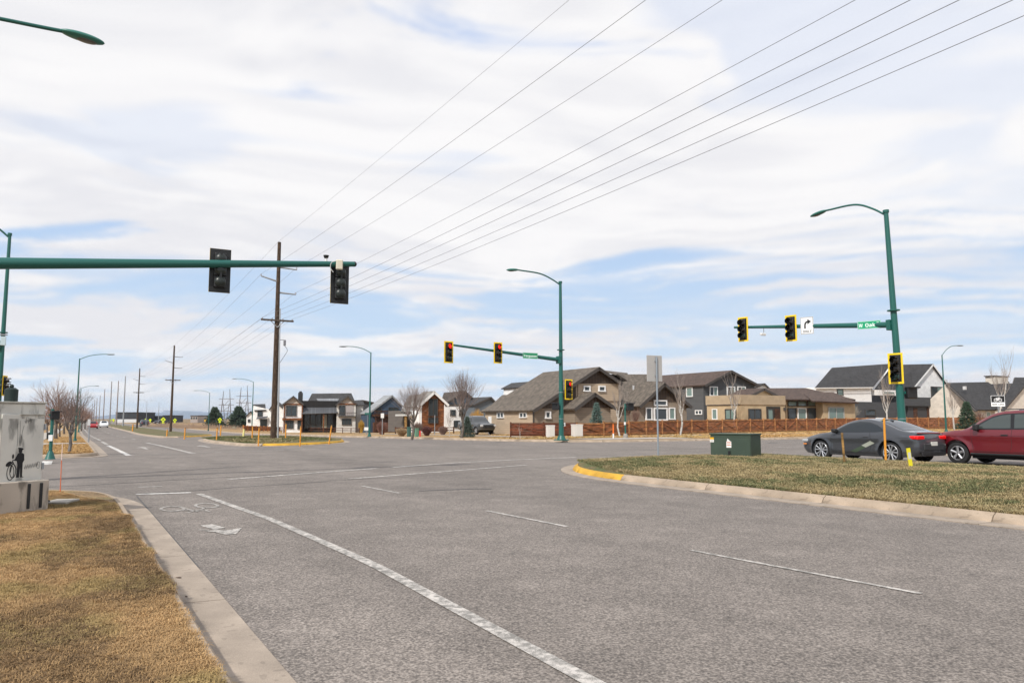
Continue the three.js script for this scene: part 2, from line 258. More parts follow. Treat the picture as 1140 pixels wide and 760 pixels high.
struct(sheet(inset(K.median, IN), VG, greenM, 'verge_far_median', 8, 14), 'grass on the long median far up the road');
struct(sheet([...inset(K.farRight, IN), [420, 220]], VG, tanM, 'verge_far_right', 7, 16), 'dry tan verge and lots in front of the houses');
struct(sheet([...inset(K.nearRight, IN), [-30, 220]], VG, tanM, 'verge_near_right', 8, 14), 'dry verge behind the waiting cars');

function slabs(poly4, n, name, label, mat = walkM, h = VG + .02, gap = .012) { // a row of concrete slabs between two edges
  const root = new THREE.Group(); root.name = name; scene.add(struct(root, label)); const [A, B, C, D] = poly4;
  for (let i = 0; i < n; i++) {
    const L = Math.hypot(B[0] - A[0], B[1] - A[1]) / n, g = gap / L / 2, t0 = i / n + g / n, t1 = (i + 1) / n - g / n, lp = (a, b, t) => [mix(a[0], b[0], t), mix(a[1], b[1], t)];
    sheet([lp(A, B, t0), lp(A, B, t1), lp(D, C, t1), lp(D, C, t0)], h, mat, 'slab', 6, 6, null, root);
  }
}
slabs([[34.4, -3.4], [170, -2.6], [170, -1.1], [34.4, -1.5]], 46, 'sidewalk_far_left', 'pale concrete sidewalk beyond the side street at left');
slabs([[45.5, -1.35], [45.5, .8], [48, .8], [48, -1.35]], 2, 'crossing_path_far_left', 'short concrete path from sidewalk to kerb');
slabs([[45.6, 37.6], [45.6, 130], [47.2, 130], [47.2, 37.6]], 40, 'sidewalk_far_right', 'concrete sidewalk between verge and wooden fence');
slabs([[47, 27.6], [120, 25], [120, 26.4], [47, 29.0]], 36, 'sidewalk_house_side', 'concrete sidewalk passing in front of the modern houses');
slabs([[38.6, 28.2], [38.2, 36.4], [41.2, 36.4], [41.6, 28.2]], 5, 'corner_ramp', 'pale concrete kerb ramp at the corner by the signal mast');

/* ---------------------------------------------------------------- paint on the road */
function stripe(pts, w, label, mat = paint, h = .006) {
  const a = resample(pts, .5), L = [], R = [];
  a.forEach((p, i) => { const q = a[Math.max(0, i - 1)], r = a[Math.min(a.length - 1, i + 1)], l = Math.hypot(r[0] - q[0], r[1] - q[1]) || 1, nu = (r[1] - q[1]) / l, nv = -(r[0] - q[0]) / l; L.push(P(p[0] + nu * w / 2, p[1] + nv * w / 2, h)); R.push(P(p[0] - nu * w / 2, p[1] - nv * w / 2, h)); });
  const m = new MB(); for (let i = 1; i < L.length; i++) m.quad(L[i - 1], L[i], R[i], R[i - 1]);
  return struct(m.build('road_marking', mat), label);
}
function decal(poly, label, mat = paint) { return struct(sheet(poly, .006, mat, 'road_marking', 2, 4), label); }
const wornPaint = M(.74, .73, .72, { map: T.worn, roughness: .85 }), ghostPaint = M(.60, .59, .58, { map: T.worn, roughness: .85 });
stripe([[2.5, 2.5], [4, 2.55], [7.3, 2.66], [9.3, 2.61], [11.5, 2.54], [12.8, 2.43], [15.8, 2.2]], .12, 'solid white line of the near bike lane', M(.72, .71, .70, { map: T.worn, roughness: .85 }));
stripe([[15.9, 5.47], [14.0, 5.57]], .085, 'short worn lane dash nearest the crosswalk lines', wornPaint);
stripe([[10.7, 5.7], [8.6, 5.8]], .07, 'worn lane dash in the middle of the near road', wornPaint);
stripe([[6.4, 5.94], [3.9, 6.12]], .06, 'worn lane dash closest to the camera', wornPaint);
stripe([[19.2, 3.3], [20.8, 6.6], [21.3, 7.8]], .22, 'left piece of the farther crosswalk line', wornPaint);
stripe([[21.5, 8.3], [22.6, 10.7], [23.3, 13.5], [23.7, 16.4]], .22, 'right piece of the farther crosswalk line', wornPaint);
stripe([[17.9, 5.8], [19.2, 9.06], [20.5, 12.3]], .18, 'nearer crosswalk line ending at the island nose', wornPaint);
stripe([[16.3, 1.15], [16.15, 2.1]], .16, 'white stop bar beside the near gutter');
stripe([[18.0, 1.3], [17.9, 1.75]], .14, 'small white dash beyond the stop bar', wornPaint);
stripe([[33.4, 1.3], [34.4, 4.5], [36.4, 10.5]], .20, 'crosswalk line across the far road', ghostPaint);
stripe([[33.4, 2.05], [46.8, 1.83]], .20, 'nearest white dash of the far bike lane line');
for (let k = 0; k < 12; k++) stripe([[49 + k * 13, 1.85 + k * .06], [58 + k * 13, 1.87 + k * .065]], .2, 'far bike lane line, piece ' + ['one', 'two', 'three', 'four', 'five', 'six', 'seven', 'eight', 'nine', 'ten', 'eleven', 'twelve'][k], wornPaint);
stripe([[34, 4.47], [52, 4.1]], .20, 'white line between the far turn lanes', wornPaint);
for (let k = 0; k < 7; k++) stripe([[64 + k * 14, 4.3 + k * .1], [69 + k * 14, 4.35 + k * .1]], .16, 'far lane dash, number ' + ['one', 'two', 'three', 'four', 'five', 'six', 'seven'][k] + ' beyond the crossing', ghostPaint);
stripe([[27.0, 31], [26.2, 44], [26, 60]], .16, 'lane line in the right side street', wornPaint);
stripe([[31.5, 32], [31, 44], [31, 70]], .16, 'second lane line in the right side street', wornPaint);
for (let k = 0; k < 3; k++) decal([[28.2 - k * 3.6, -1.05 - .2 * k], [30.5 - k * 3.6, -1.05 - .2 * k], [30.5 - k * 3.6, -.45 - .2 * k], [28.2 - k * 3.6, -.45 - .2 * k]], 'crosswalk bar over the left side street, ' + ['farthest', 'middle', 'nearest'][k]);
for (const [u, v] of [[40, 3.2], [41, 6.1]]) decal([[u, v - .08], [u + 2, v - .08], [u + 2, v - .35], [u + 3.4, v], [u + 2, v + .35], [u + 2, v + .08], [u, v + .08]], u === 40 ? 'white arrow in the left far lane' : 'white arrow in the second far lane', wornPaint);
{ // bicycle symbol, seen upside down
  const ring = (u, v) => { const s = new MB(), N = 24; for (let i = 0; i < N; i++) { const a = i / N * 6.2832, b = (i + 1) / N * 6.2832, q = (t, r) => P(u + Math.cos(t) * r * 2.15, v + Math.sin(t) * r, .006); s.quad(q(a, .19), q(b, .19), q(b, .14), q(a, .14)); } return s; };
  struct(ring(13.42, 1.48).build('road_marking', ghostPaint), 'left wheel ring of the painted bicycle');
  struct(ring(13.62, 2.02).build('road_marking', wornPaint), 'right wheel ring of the painted bicycle');
  for (const [i, pts] of [[[13.2, 1.5], [12.85, 1.72], [13.0, 1.95]], [[13.35, 1.66], [12.8, 1.78]], [[12.75, 1.62], [12.95, 1.84], [13.4, 1.96]], [[13.05, 1.9], [12.7, 1.93]]].entries()) stripe(pts, .045, ['lower', 'upright', 'upper', 'handlebar'][i] + ' tube of the painted bicycle frame', ghostPaint);
  decal([[11.15, 1.58], [11.2, 1.74], [10.75, 1.84], [10.62, 1.68]], 'blob of paint behind the bike lane arrowhead', wornPaint);
  decal([[10.62, 2.02], [10.12, 1.86], [10.1, 1.74], [10.4, 1.66], [10.55, 1.56], [10.62, 1.72], [10.5, 1.8]], 'white bike lane arrowhead', wornPaint);
  stripe([[10.72, 1.5], [10.62, 1.62]], .05, 'thin tail of the bike lane arrow', wornPaint);
}
const tar = M(.075, .073, .072, { roughness: .75 });
for (const [i, [a, b, w]] of [[[18.2, -3], [20.6, 6], .05], [[16.4, 1.3], [17.4, 5.2], .045], [[17.5, 5.2], [18.2, 9], .03], [[14.3, 6.1], [14.0, 7.6], .10], [[8, 1.14], [16, 1.14], .022], [[26, 4], [28, 12], .03], [[30.6, 1.5], [31.6, 8], .05]].entries()) {
  const pts = []; for (let t = 0; t <= 1.001; t += .04) pts.push([mix(a[0], b[0], t) + (fbm(t * 9 + i * 7, 3) - .5) * .35, mix(a[1], b[1], t) + (i === 4 ? 0 : (fbm(t * 8, i * 5) - .5) * .2)]);
  struct(stripe(pts, w, 'dark tarred crack in the asphalt, place ' + ['one', 'two', 'three', 'four', 'five', 'six', 'seven'][i], tar, .004), null).name = 'tar_crack' + (i ? '_' + String(i).padStart(3, '0') : '');
}

/* ---------------------------------------------------------------- masts, lamps, signals */
const ALONG = V(-SA, 0, -CA), ACROSS = V(CA, 0, -SA);                // up the road; across it to the right
// turn of a group whose local +x runs along ACROSS is YAW; whose local +x runs along ALONG is YAW + 90 degrees
function cobra(root, start, len, rise, reach) { // luminaire arm and head along local +x from start
  const a = start, b = V(a.x + len * .45, a.y + rise * .85, 0), c = V(a.x + len, a.y + rise, 0);
  new MB().path([a, V(a.x + len * .18, a.y + rise * .42, 0), b, c], .045, 24, 8).build('luminaire_arm', green, root);
  const h = new MB(), g = new THREE.SphereGeometry(.5, 20, 12); g.scale(reach, .17, .34); g.rotateZ(-.10); g.translate(c.x + reach * .44, c.y - .035, 0);
  const hd = h.add(g).build('luminaire', M(.03, .16, .13, { roughness: .4 }), root);
  const l = new THREE.SphereGeometry(.5, 14, 8); l.scale(reach * .5, .07, .24); l.rotateZ(-.10); l.translate(c.x + reach * .52, c.y - .105, 0);
  new MB().add(l).build('lens', M(.10, .10, .09, { roughness: .3 }), hd);
}
function mast(label, base, turn, o) { // pole with signal arm and luminaire, arm along local +x
  const t = thing('signal_mast', label, 'signal mast', base, turn, 'signal masts');
  const { H, armY, armLen, armRise = .4, r = .16, lumLen = 3, lumRise = .3, head = .9, armBack = false } = o;
  new MB().tube(V(0, 0, 0), V(0, H, 0), r, r * .55, 18).build('pole', green, t);
  new MB().add(new THREE.CylinderGeometry(r * 1.25, r * 1.9, .28, 18).translate(0, .14, 0)).box(0, .02, 0, r * 4.4, .05, r * 4.4).build('base_plate', green, t);
  new MB().add(new THREE.CylinderGeometry(r * 1.5, r * 1.5, .05, 18).translate(0, armY + .62, 0)).build('flange', green, t);
  new MB().add(new THREE.CylinderGeometry(r * .75, r * .75, .12, 14).translate(0, H + .02, 0)).build('cap', green, t);
  if (armLen) {
    new MB().tube(V(r * .4, armY, 0), V(armLen, armY + armRise, 0), r * .78, r * .36, 16).build('signal_arm', green, t);
    new MB().rbox(r * 1.05, armY, 0, r * 1.1, .46, r * 2.4, .02).build('arm_bracket', green, t);
    new MB().add(new THREE.SphereGeometry(r * .37, 10, 8).translate(armLen, armY + armRise, 0)).build('arm_end_cap', black, t);
  }
  new MB().rbox(0, .55, r * .93, .13, .22, .03, .01).build('handhole_cover', M(.014, .12, .10, { roughness: .5 }), t);
  for (const [bx, bz] of [[1, 1], [1, -1], [-1, 1], [-1, -1]]) new MB().tube(V(bx * r * 1.7, .04, bz * r * 1.7), V(bx * r * 1.7, .12, bz * r * 1.7), .025, .025, 6).build('anchor_bolt', steel, t);
  for (const y of [1.3, 2.9]) new MB().add(new THREE.CylinderGeometry(r * .97, r * .97, .03, 16).translate(0, y, 0)).build('strap_band', steel, t);
  if (lumLen) cobra(t, V(r * .3, H - .12, 0), lumLen, lumRise, head);
  return t;
}
const redLit = new THREE.MeshStandardMaterial({ color: 0xff1a12, emissive: 0xff1408, emissiveIntensity: 1.6, roughness: .4 });
const housing = M(.012, .012, .013, { roughness: .45 }), lensDark = M(.03, .025, .02, { roughness: .2 }), lensG = M(.02, .05, .04, { roughness: .2 });
function signal(label, pos, turn, o = {}) { // faces local +z; pos is the middle of the head
  const t = thing('traffic_signal', label, 'traffic signal', pos, turn, 'traffic signals'), s = o.s || 1; t.scale.setScalar(s);
  const sh = new THREE.Shape(), w = .30, h = .66, R = (x, y, a, b, c) => { c.moveTo(x - a, y - b); c.lineTo(x + a, y - b); c.lineTo(x + a, y + b); c.lineTo(x - a, y + b); c.closePath(); };
  R(0, 0, w, h, sh);
  new MB().add(new THREE.ExtrudeGeometry(sh, { depth: .012, bevelEnabled: false }).translate(0, 0, -.02)).build('backplate', black, t);
  const fr = new THREE.Shape(), ho = new THREE.Path(); R(0, 0, w + .004, h + .004, fr); R(0, 0, w - .072, h - .072, ho); fr.holes.push(ho);
  const yb = new MB().add(new THREE.ExtrudeGeometry(fr, { depth: .008, bevelEnabled: false }).translate(0, 0, -.006)).build('reflective_border', yellow, t);
  new MB().box(0, .1, -.2, .06, .9, .05).box(0, .5, -.17, .05, .05, .1).box(0, -.3, -.17, .05, .05, .1).build('mounting_bracket', o.bk || black, t);
  for (let k = 0; k < 3; k++) {
    const y = .35 - k * .35;
    const sec = new MB().rbox(0, y, -.04, .345, .345, .19, .03).build('housing', housing, t);
    // ribbed door back, seen on heads that face away
    const bk = new THREE.SphereGeometry(.165, 16, 10, 0, Math.PI * 2, 0, Math.PI / 2); bk.rotateX(-Math.PI / 2); bk.scale(1, 1, .7); bk.translate(0, y, -.13); new MB().add(bk).build('housing_back', M(.016, .022, .020, { roughness: .38 }), sec);
    const vis = new THREE.CylinderGeometry(.155, .15, .28, 20, 1, true, Math.PI * -.30 + Math.PI / 2 * 0, Math.PI * 1.6); vis.rotateX(Math.PI / 2); vis.rotateZ(Math.PI); vis.translate(0, y, .19);
    // open side faces down
    new MB().add(vis).build('visor', housing, t);
    const ln = new THREE.SphereGeometry(.15, 18, 8, 0, Math.PI * 2, 0, Math.PI / 2); ln.rotateX(Math.PI / 2); ln.scale(1, 1, .3); ln.translate(0, y, .055);
    const l = new MB().add(ln).build('lens', o.lit === k ? redLit : k === 2 ? lensG : lensDark, t); if (o.lit === k) l.userData.label = 'lit red lens';
  }
  return t;
}
function crosswalkHead(label, pos, turn) {
  const t = thing('pedestrian_signal', label, 'signal', pos, turn, 'pedestrian signals');
  new MB().rbox(0, 0, 0, .46, .46, .20, .05).build('housing', housing, t); new MB().rbox(0, .19, .16, .44, .05, .18, .01).build('hood', housing, t); new MB().rbox(-.24, 0, -.04, .08, .1, .08, .01).build('bracket', green, t);
  return t;
}
// 1 the arm over the near road, its pole out of frame at left
const m1 = P(19, -4.5, VG), m1u = 19;
mast('green signal mast at the near left corner, long arm overhead', m1, YAW, { H: 9.36, armY: 4.24, armLen: 10.7, armRise: 1.06, r: .19, lumLen: 3.85, lumRise: .62, head: .9 });
function onArm1(px) { const k = (px - 570) / F, Z = m1u / (CA - k * SA); const X = k * Z; return { x: (X - m1.x) / CA, Z, X }; }
const armY1 = x => m1.y + 4.24 + 1.06 * (x - .08) / 10.62;
{
  const a = onArm1(241), b = onArm1(377.5);
  signal('traffic signal seen from behind, left one on the near arm', V(a.X - ALONG.x * -.0, armY1(a.x) - .14, -a.Z).addScaledVector(ALONG, .16), YAW + Math.PI, { s: .80 });
  signal('traffic signal seen from behind at the tip of the near arm', V(b.X, armY1(b.x) - .48, -b.Z).addScaledVector(ALONG, .16), YAW + Math.PI, { s: .80 });
  const c = onArm1(373), t = thing('camera_box', 'cream plastic detector box clamped near the tip of the near arm', 'box', V(c.X, armY1(c.x) - .02, -c.Z).addScaledVector(ALONG, -.13), YAW - .2);
  new MB().rbox(0, -.02, 0, .17, .26, .12, .03).build('case', M(.62, .58, .47, { roughness: .6 }), t); new MB().path([V(-.06, .08, 0), V(-.2, .02, .02), V(-.22, -.12, 0), V(-.15, -.22, 0)], .012, 16, 6).build('cable', M(.5, .5, .48), t);
  const d = onArm1(359.5), e = thing('signal_sensor', 'small sensor with white base standing on the near arm', 'sensor', V(d.X, armY1(d.x) + .06, -d.Z), YAW);
  new MB().tube(V(0, 0, 0), V(0, .10, 0), .03).build('stem', white, e); new MB().add(new THREE.CylinderGeometry(.075, .05, .07, 12).translate(0, .13, 0)).build('cap', black, e);
}
// 2 the far mast on the corner in front of the brown house; arm reaches left over the main road
const m2 = ground(625, 490);
mast('green signal mast on the corner by the brown house', m2, YAW + Math.PI, { H: 9.68, armY: 4.88, armLen: 7.7, armRise: .60, r: .155, lumLen: 3.0, lumRise: .62, head: .85 });
{
  const on = px => { const k = (px - 570) / F; const t = (k * -m2.z - m2.x) / (-CA - k * -1 * -SA * -1); return t; };
  const dist = px => { const k = (px - 570) / F; /* X = m2.x - CA t, Z = -m2.z - SA t */ return (m2.x - k * -m2.z) / (CA - k * SA); };
  const put = (px, dy, f) => { const t = dist(px); return V(m2.x - CA * t, m2.y + 4.88 + .60 * t / 7.7 + dy, m2.z + SA * t).addScaledVector(ALONG, -f); };
  signal('traffic signal with lit red at the tip of the far arm', put(497.5, -.46, .2), YAW, { lit: 0, s: .93 });
  signal('traffic signal with lit red, middle of the far arm', put(552.5, -.12, .2), YAW, { lit: 0, s: .93 });
  signal('traffic signal with lit red mounted low on the far mast', V(m2.x, m2.y + 3.08, m2.z).addScaledVector(ACROSS, .44).addScaledVector(ALONG, -.18), YAW, { lit: 0, s: .93 });
  crosswalkHead('black pedestrian signal left of the far mast', V(m2.x, m2.y + 2.05, m2.z).addScaledVector(ACROSS, -.40), YAW - 1.2);
  m2.signAt = put(589, -.02, .16); m2.box = V(m2.x, m2.y + .95, m2.z).addScaledVector(ACROSS, .2);
}
// 3 the mast behind the cars; arm reaches away over the right side street
const m3 = atZ(1007, 499.6, 33); m3.y = G(...toUV(m3.x, m3.z)) + VG;
const mg3 = mast('green signal mast behind the grey coupe', m3, YAW + Math.PI / 2, { H: 10.4, armY: 5.38, armLen: 9.2, armRise: .95, r: .175, lumLen: 3.0, lumRise: .95, head: .95 });
{
  const LEAN = new THREE.Quaternion().setFromAxisAngle(V(0, 0, 1), .026); mg3.quaternion.premultiply(LEAN); const leaned = q => q.sub(m3).applyQuaternion(LEAN).add(m3);   // the pole leans towards its load
  const dist = px => { const k = (px - 570) / F; /* X = m3.x - SA t, Z = -m3.z + CA t */ return (m3.x - k * -m3.z) / (SA + k * CA); };
  const put = (px, dy, f) => { const t = dist(px); return leaned(V(m3.x - SA * t, m3.y + 5.38 + .95 * t / 9.2 + dy, m3.z - CA * t).addScaledVector(ACROSS, -f)); };
  const T3 = YAW - Math.PI / 2;
  signal('dark traffic signal at the tip of the right arm', put(835.5, -.12, .20), T3 + .2, { s: .98 });
  signal('dark traffic signal next to the turn arrow sign', put(889.5, -.1, .20), T3 + .2, { s: .98 });
  signal('dark traffic signal low on the mast behind the cars', V(m3.x - .08, m3.y + 3.46, m3.z).addScaledVector(ACROSS, -.18), T3 + .3, { s: 1.0 });
  crosswalkHead('black pedestrian signal right of the mast behind cars', V(m3.x, m3.y + 2.42, m3.z).addScaledVector(V(1, 0, 0), .42), .3).scale.setScalar(1.15);
  const c = put(856, -.06, .02), t = thing('camera_box', 'small white camera hanging under the right arm', 'camera', c, T3);
  new MB().tube(V(0, 0, 0), V(0, -.28, 0), .02).build('bracket', steel, t); new MB().rbox(0, -.33, .06, .12, .13, .36, .03).build('case', white, t);
  m3.only = put(907.5, .02, .19); m3.oak = put(977.5, .0, .2);
}
// 4 the mast on the far left corner, cut by the frame
const m4 = ground(2.6, 500); { const Z = 36; m4.set((-.5 - 570) / F * Z, 0, -Z); const [u, v] = toUV(m4.x, m4.z); m4.y = G(u, v) + VG; }
mast('slim green mast at the left edge of the view', m4, YAW + Math.PI, { H: 10.1, armY: 4.75, armLen: 6, armRise: .3, r: .125, lumLen: 2.6, lumRise: .95, head: .85 });
signal('traffic signal seen edge-on beside the left edge mast', V(m4.x, m4.y + 2.85, m4.z).addScaledVector(V(1, 0, 0), .24), YAW + 1.2, { s: .72 });
{ const t = thing('control_box', 'pale box clamped high on the left edge mast', 'box', V(m4.x + .1, m4.y + 4.95, m4.z + .1), YAW); new MB().rbox(0, 0, .08, .22, .42, .16, .02).build('case', M(.5, .62, .66), t); new MB().box(0, .3, .02, .3, .05, .2).build('bracket', steel, t); }

// street lamps
function lamp(label, base, H, turn, o = {}) {
  const t = thing('street_lamp', label, 'street lamp', base, turn, 'street lamps'), k = H / 8.5;
  new MB().tube(V(0, 0, 0), V(0, H, 0), .10 * k, .055 * k, 12).build('pole', o.mat || green, t);
  new MB().add(new THREE.CylinderGeometry(.14 * k, .2 * k, .3 * k, 12).translate(0, .15 * k, 0)).build('base', o.mat || green, t);
  const L = (o.len || 2.4) * k, r = (o.rise || .75) * k;
  new MB().path([V(0, H - .05, 0), V(L * .3, H + r * .55, 0), V(L * .65, H + r * .92, 0), V(L, H + r, 0)], .035 * k, 20, 7).build('luminaire_arm', o.mat || green, t);
  const g = new THREE.SphereGeometry(.5, 14, 8); g.scale(.85 * k, .13 * k, .26 * k); g.translate(L + .3 * k, H + r - .02, 0); new MB().add(g).build('luminaire', M(.10, .13, .13, { roughness: .4 }), t);
  return t;
}
const hgt = (base, px, py) => { const d = ray(px, py); return EYE + d.y / -d.z * -base.z - base.y; };
{
  let b = ground(411, 486); lamp('street lamp on the verge before the blue house', b, hgt(b, 411, 392), Math.PI, { len: 2.55, rise: .6 });
  b = ground(83, 491.5); lamp('tall street lamp nearest on the far left verge', b, hgt(b, 85.5, 399), 0, { len: 2.9, rise: .45 });
  b = ground(87, 481, VG); lamp('second street lamp along the far left verge', b, hgt(b, 87, 432), 0, { len: 2.8, rise: .45 });
  b = ground(88.5, 477.5, VG); lamp('third and smallest street lamp on the far left verge', b, hgt(b, 89, 444), 0, { len: 2.8, rise: .45 });
  b = ground(280, 480); lamp('street lamp left of the tall wooden pole', b, hgt(b, 280, 425), Math.PI, { len: 3.0, rise: .55 });
  b = ground(231.5, 479.5); lamp('street lamp beside the dark spruce trees', b, hgt(b, 231.5, 437), Math.PI, { len: 2.9, rise: .5 });
  b = ground(1054, 481); lamp('street lamp before the white gabled house', b, hgt(b, 1051, 395), 0, { len: 1.75, rise: 1.05 });
  b = ground(175.5, 474.6); lamp('tiny distant street lamp left of the yellow signs', b, hgt(b, 175.5, 448), Math.PI, { mat: steel });
  b = ground(162, 474.2); lamp('tiny distant street lamp behind the far median', b, hgt(b, 162, 447), Math.PI, { mat: steel });
}

/* ---------------------------------------------------------------- wooden power poles and wires */
function wire(label, pts, r) { tag(new MB().path(pts, r, 40, 5).build('power_wire', M(.17, .17, .18, { roughness: .6 })), label, 'wire', 'power wires'); }
const sagged = (a, b, s) => Array.from({ length: 13 }, (_, i) => { const t = i / 12; return a.clone().lerp(b, t).add(V(0, -s * 4 * t * (1 - t), 0)); });
const TOPY = [0, -2.05, -2.95, -4.05, -6.15];
const att = [[0, .02], [-1.32, -2.78], [1.42, -1.98], [1.40, -4.02], [-1.15, -6.12], [-.4, -6.12], [.42, -6.12], [1.15, -6.12]];
const poleTops = [];
function powerPole(label, base, H, o = {}) {
  const t = thing('power_pole', label, 'power pole', base, YAW, 'power poles'), k = H / 15.4;
  const wood = new MB().tube(V(0, 0, 0), V(0, H, 0), .235 * k, .13 * k, 14).build('pole', o.mat || poleWood, t);
  if (o.conduit) new MB().tube(V(.26, 0, .12), V(.17, 9.0, .07), .05).tube(V(.33, 0, .02), V(.25, 5.2, .02), .035).build('conduit', M(.42, .44, .46, { roughness: .5, metalness: .3 }), t);
  if (o.arms !== false) {
    for (const [x, y, dy] of [[1.42, -2.05, -.06], [-1.32, -2.95, .28], [1.40, -4.05, -.04]]) { const a = new MB().tube(V(Math.sign(x) * .1 * k, H + y * k - dy * .6, 0), V(x * k, H + y * k + dy * .4, 0), .075 * k, .05 * k, 8).build('side_arm', M(.33, .34, .36, { roughness: .6 }), t); new MB().tube(V(x * k, H + y * k + dy * .4, 0), V(x * k, H + (y + .18) * k + dy * .4, 0), .045 * k, .03 * k, 8).build('insulator', M(.28, .26, .27, { roughness: .3 }), a); }
    const c = new MB().box(0, H - 6.25 * k, .16 * k, 2.5 * k, .14 * k, .11 * k).build('crossarm', M(.17, .13, .10, { map: T.bark }), t);
    for (const x of [-1.15, -.4, .42, 1.15]) new MB().tube(V(x * k, H - 6.2 * k, .16 * k), V(x * k, H - 6.08 * k, .16 * k), .05 * k, .03 * k, 8).build('insulator', M(.28, .26, .27, { roughness: .3 }), c);
    new MB().tube(V(-.6 * k, H - 6.2 * k, .14 * k), V(0, H - 6.8 * k, .17 * k), .03).tube(V(.6 * k, H - 6.2 * k, .14 * k), V(0, H - 6.8 * k, .17 * k), .03).build('arm_brace', steel, t);
  }
  if (o.conduit) { new MB().rbox(.55, H - 7.1, .1, .16, .42, .16, .05).tube(V(.2, H - 6.9, .1), V(.55, H - 6.9, .1), .02).build('fuse_cutout', M(.2, .2, .22), t); new MB().path([V(.55, H - 7.3, .1), V(.75, H - 7.6, .1), V(.5, H - 8.1, .1), V(.2, H - 8.6, .1)], .015, 16, 5).build('lead_wire', black, t); }
  poleTops.push([base, H, k]); return t;
}
{
  const b0 = ground(304, 488); const H0 = hgt(b0, 307, 269.5);
  const [pu, pv] = toUV(b0.x, b0.z);
  const back = P(pu - 76, pv + .1, VG);
  powerPole('tall wooden power pole standing behind the camera', back, H0 + .3);
  powerPole('tallest wooden power pole, nearest, with conduits', b0, H0, { conduit: true });
  const spots = [[189.5, 480.2, 191, 384.5, 'second wooden power pole, on the far median'], [152, 476.6, 152.5, 410, 'third power pole along the far median'], [136.5, 474.2, 137, 418.5, 'fourth power pole, silvery and straight'], [129, 473.4, 130.2, 424, 'fifth power pole, slightly leaning'], [121.5, 472.6, 121.8, 424.5, 'sixth power pole left of the dark building'], [114.2, 472, 114.7, 433, 'seventh power pole far up the road'], [109.5, 471.5, 110, 440, 'eighth power pole far up the road'], [106.2, 471, 106.4, 443, 'ninth power pole, very small'], [103.7, 470.6, 103.9, 445, 'tenth power pole, very small'], [101.4, 470.3, 101.6, 449, 'eleventh and farthest power pole']];
  const mt = [poleWood, poleWood, M(.26, .27, .28), M(.24, .20, .19), M(.22, .2, .2), M(.2, .15, .13), M(.2, .15, .13), M(.2, .15, .13), M(.2, .15, .13), M(.2, .15, .13)];
  spots.forEach(([x, y, tx, ty, l], i) => { const b = ground(x, y, VG); powerPole(l, b, hgt(b, tx, ty), { arms: i < 2, mat: mt[i] }); });
  const nm = ['top shield wire', 'left side-arm wire', 'upper right side-arm wire', 'lower right side-arm wire', 'outer left crossarm wire', 'inner left crossarm wire', 'inner right crossarm wire', 'outer right crossarm wire'];
  const where = ['over the near road', 'between the first two visible poles', 'beyond the second visible pole'];
  for (let s = 0; s < 3; s++) att.forEach(([x, y], i) => {
    const [A, HA, ka] = poleTops[s], [B, HB, kb] = poleTops[s + 1];
    const q = (b, H, k) => b.clone().add(V(0, H + y * k + (i > 3 ? .04 * k : .1 * k), 0)).addScaledVector(ACROSS, x * k).addScaledVector(ALONG, i > 3 ? -.16 * k : 0);
    wire(nm[i] + ' ' + where[s], sagged(q(A, HA, ka), q(B, HB, kb), i ? .55 : .3), s === 0 ? (i ? .0065 : .005) : .007);
  });
}

/* ---------------------------------------------------------------- signs */
function canvasTex(w, h, fn) { const c = document.createElement('canvas'); c.width = w; c.height = h; const x = c.getContext('2d'); fn(x, w, h); const t = new THREE.CanvasTexture(c); t.colorSpace = THREE.SRGBColorSpace; t.anisotropy = 8; return t; }
function plate(name, label, category, pos, turn, w, h, draw, back = steel, frame) {
  const t = thing(name, label, category, pos, turn);
  new MB().rbox(0, 0, -.008, w, h, .012, .004).build('panel', back, t);
  const g = new THREE.PlaneGeometry(w * .995, h * .995).translate(0, 0, .0022); const m = new THREE.Mesh(g, new THREE.MeshStandardMaterial({ map: draw, roughness: .45 })); m.name = 'printed_face'; t.add(m);
  new MB().box(0, 0, -.06, .05, h * .6, .09).build('bracket', steel, t);
  return t;
}
plate('street_name_sign', 'green street name sign on the arm by the brown house', 'street sign', m2.signAt, YAW, 1.05, .36, canvasTex(320, 110, (x, w, h) => { x.fillStyle = '#0c8a5c'; x.fillRect(0, 0, w, h); x.strokeStyle = '#dff2e8'; x.lineWidth = 5; x.strokeRect(5, 5, w - 10, h - 10); x.fillStyle = '#f2fbf6'; x.font = 'bold 62px sans-serif'; x.textAlign = 'center'; x.textBaseline = 'middle'; x.fillText('Ferguson', w / 2, h / 2 + 4, w - 30); }));
plate('street_name_sign', 'green W Oak street name sign on the right arm', 'street sign', m3.oak, YAW - Math.PI / 2 + .35, .98, .36, canvasTex(300, 110, (x, w, h) => { x.fillStyle = '#0a9a6c'; x.fillRect(0, 0, w, h); x.strokeStyle = '#dff2e8'; x.lineWidth = 5; x.strokeRect(5, 5, w - 10, h - 10); x.fillStyle = '#f2fbf6'; x.font = 'bold 70px sans-serif'; x.textBaseline = 'middle'; x.fillText('W', 16, h / 2 + 4, 52); x.fillText('Oak', 96, h / 2 + 4); x.font = 'bold 34px sans-serif'; x.fillText('St', 248, 34); }));
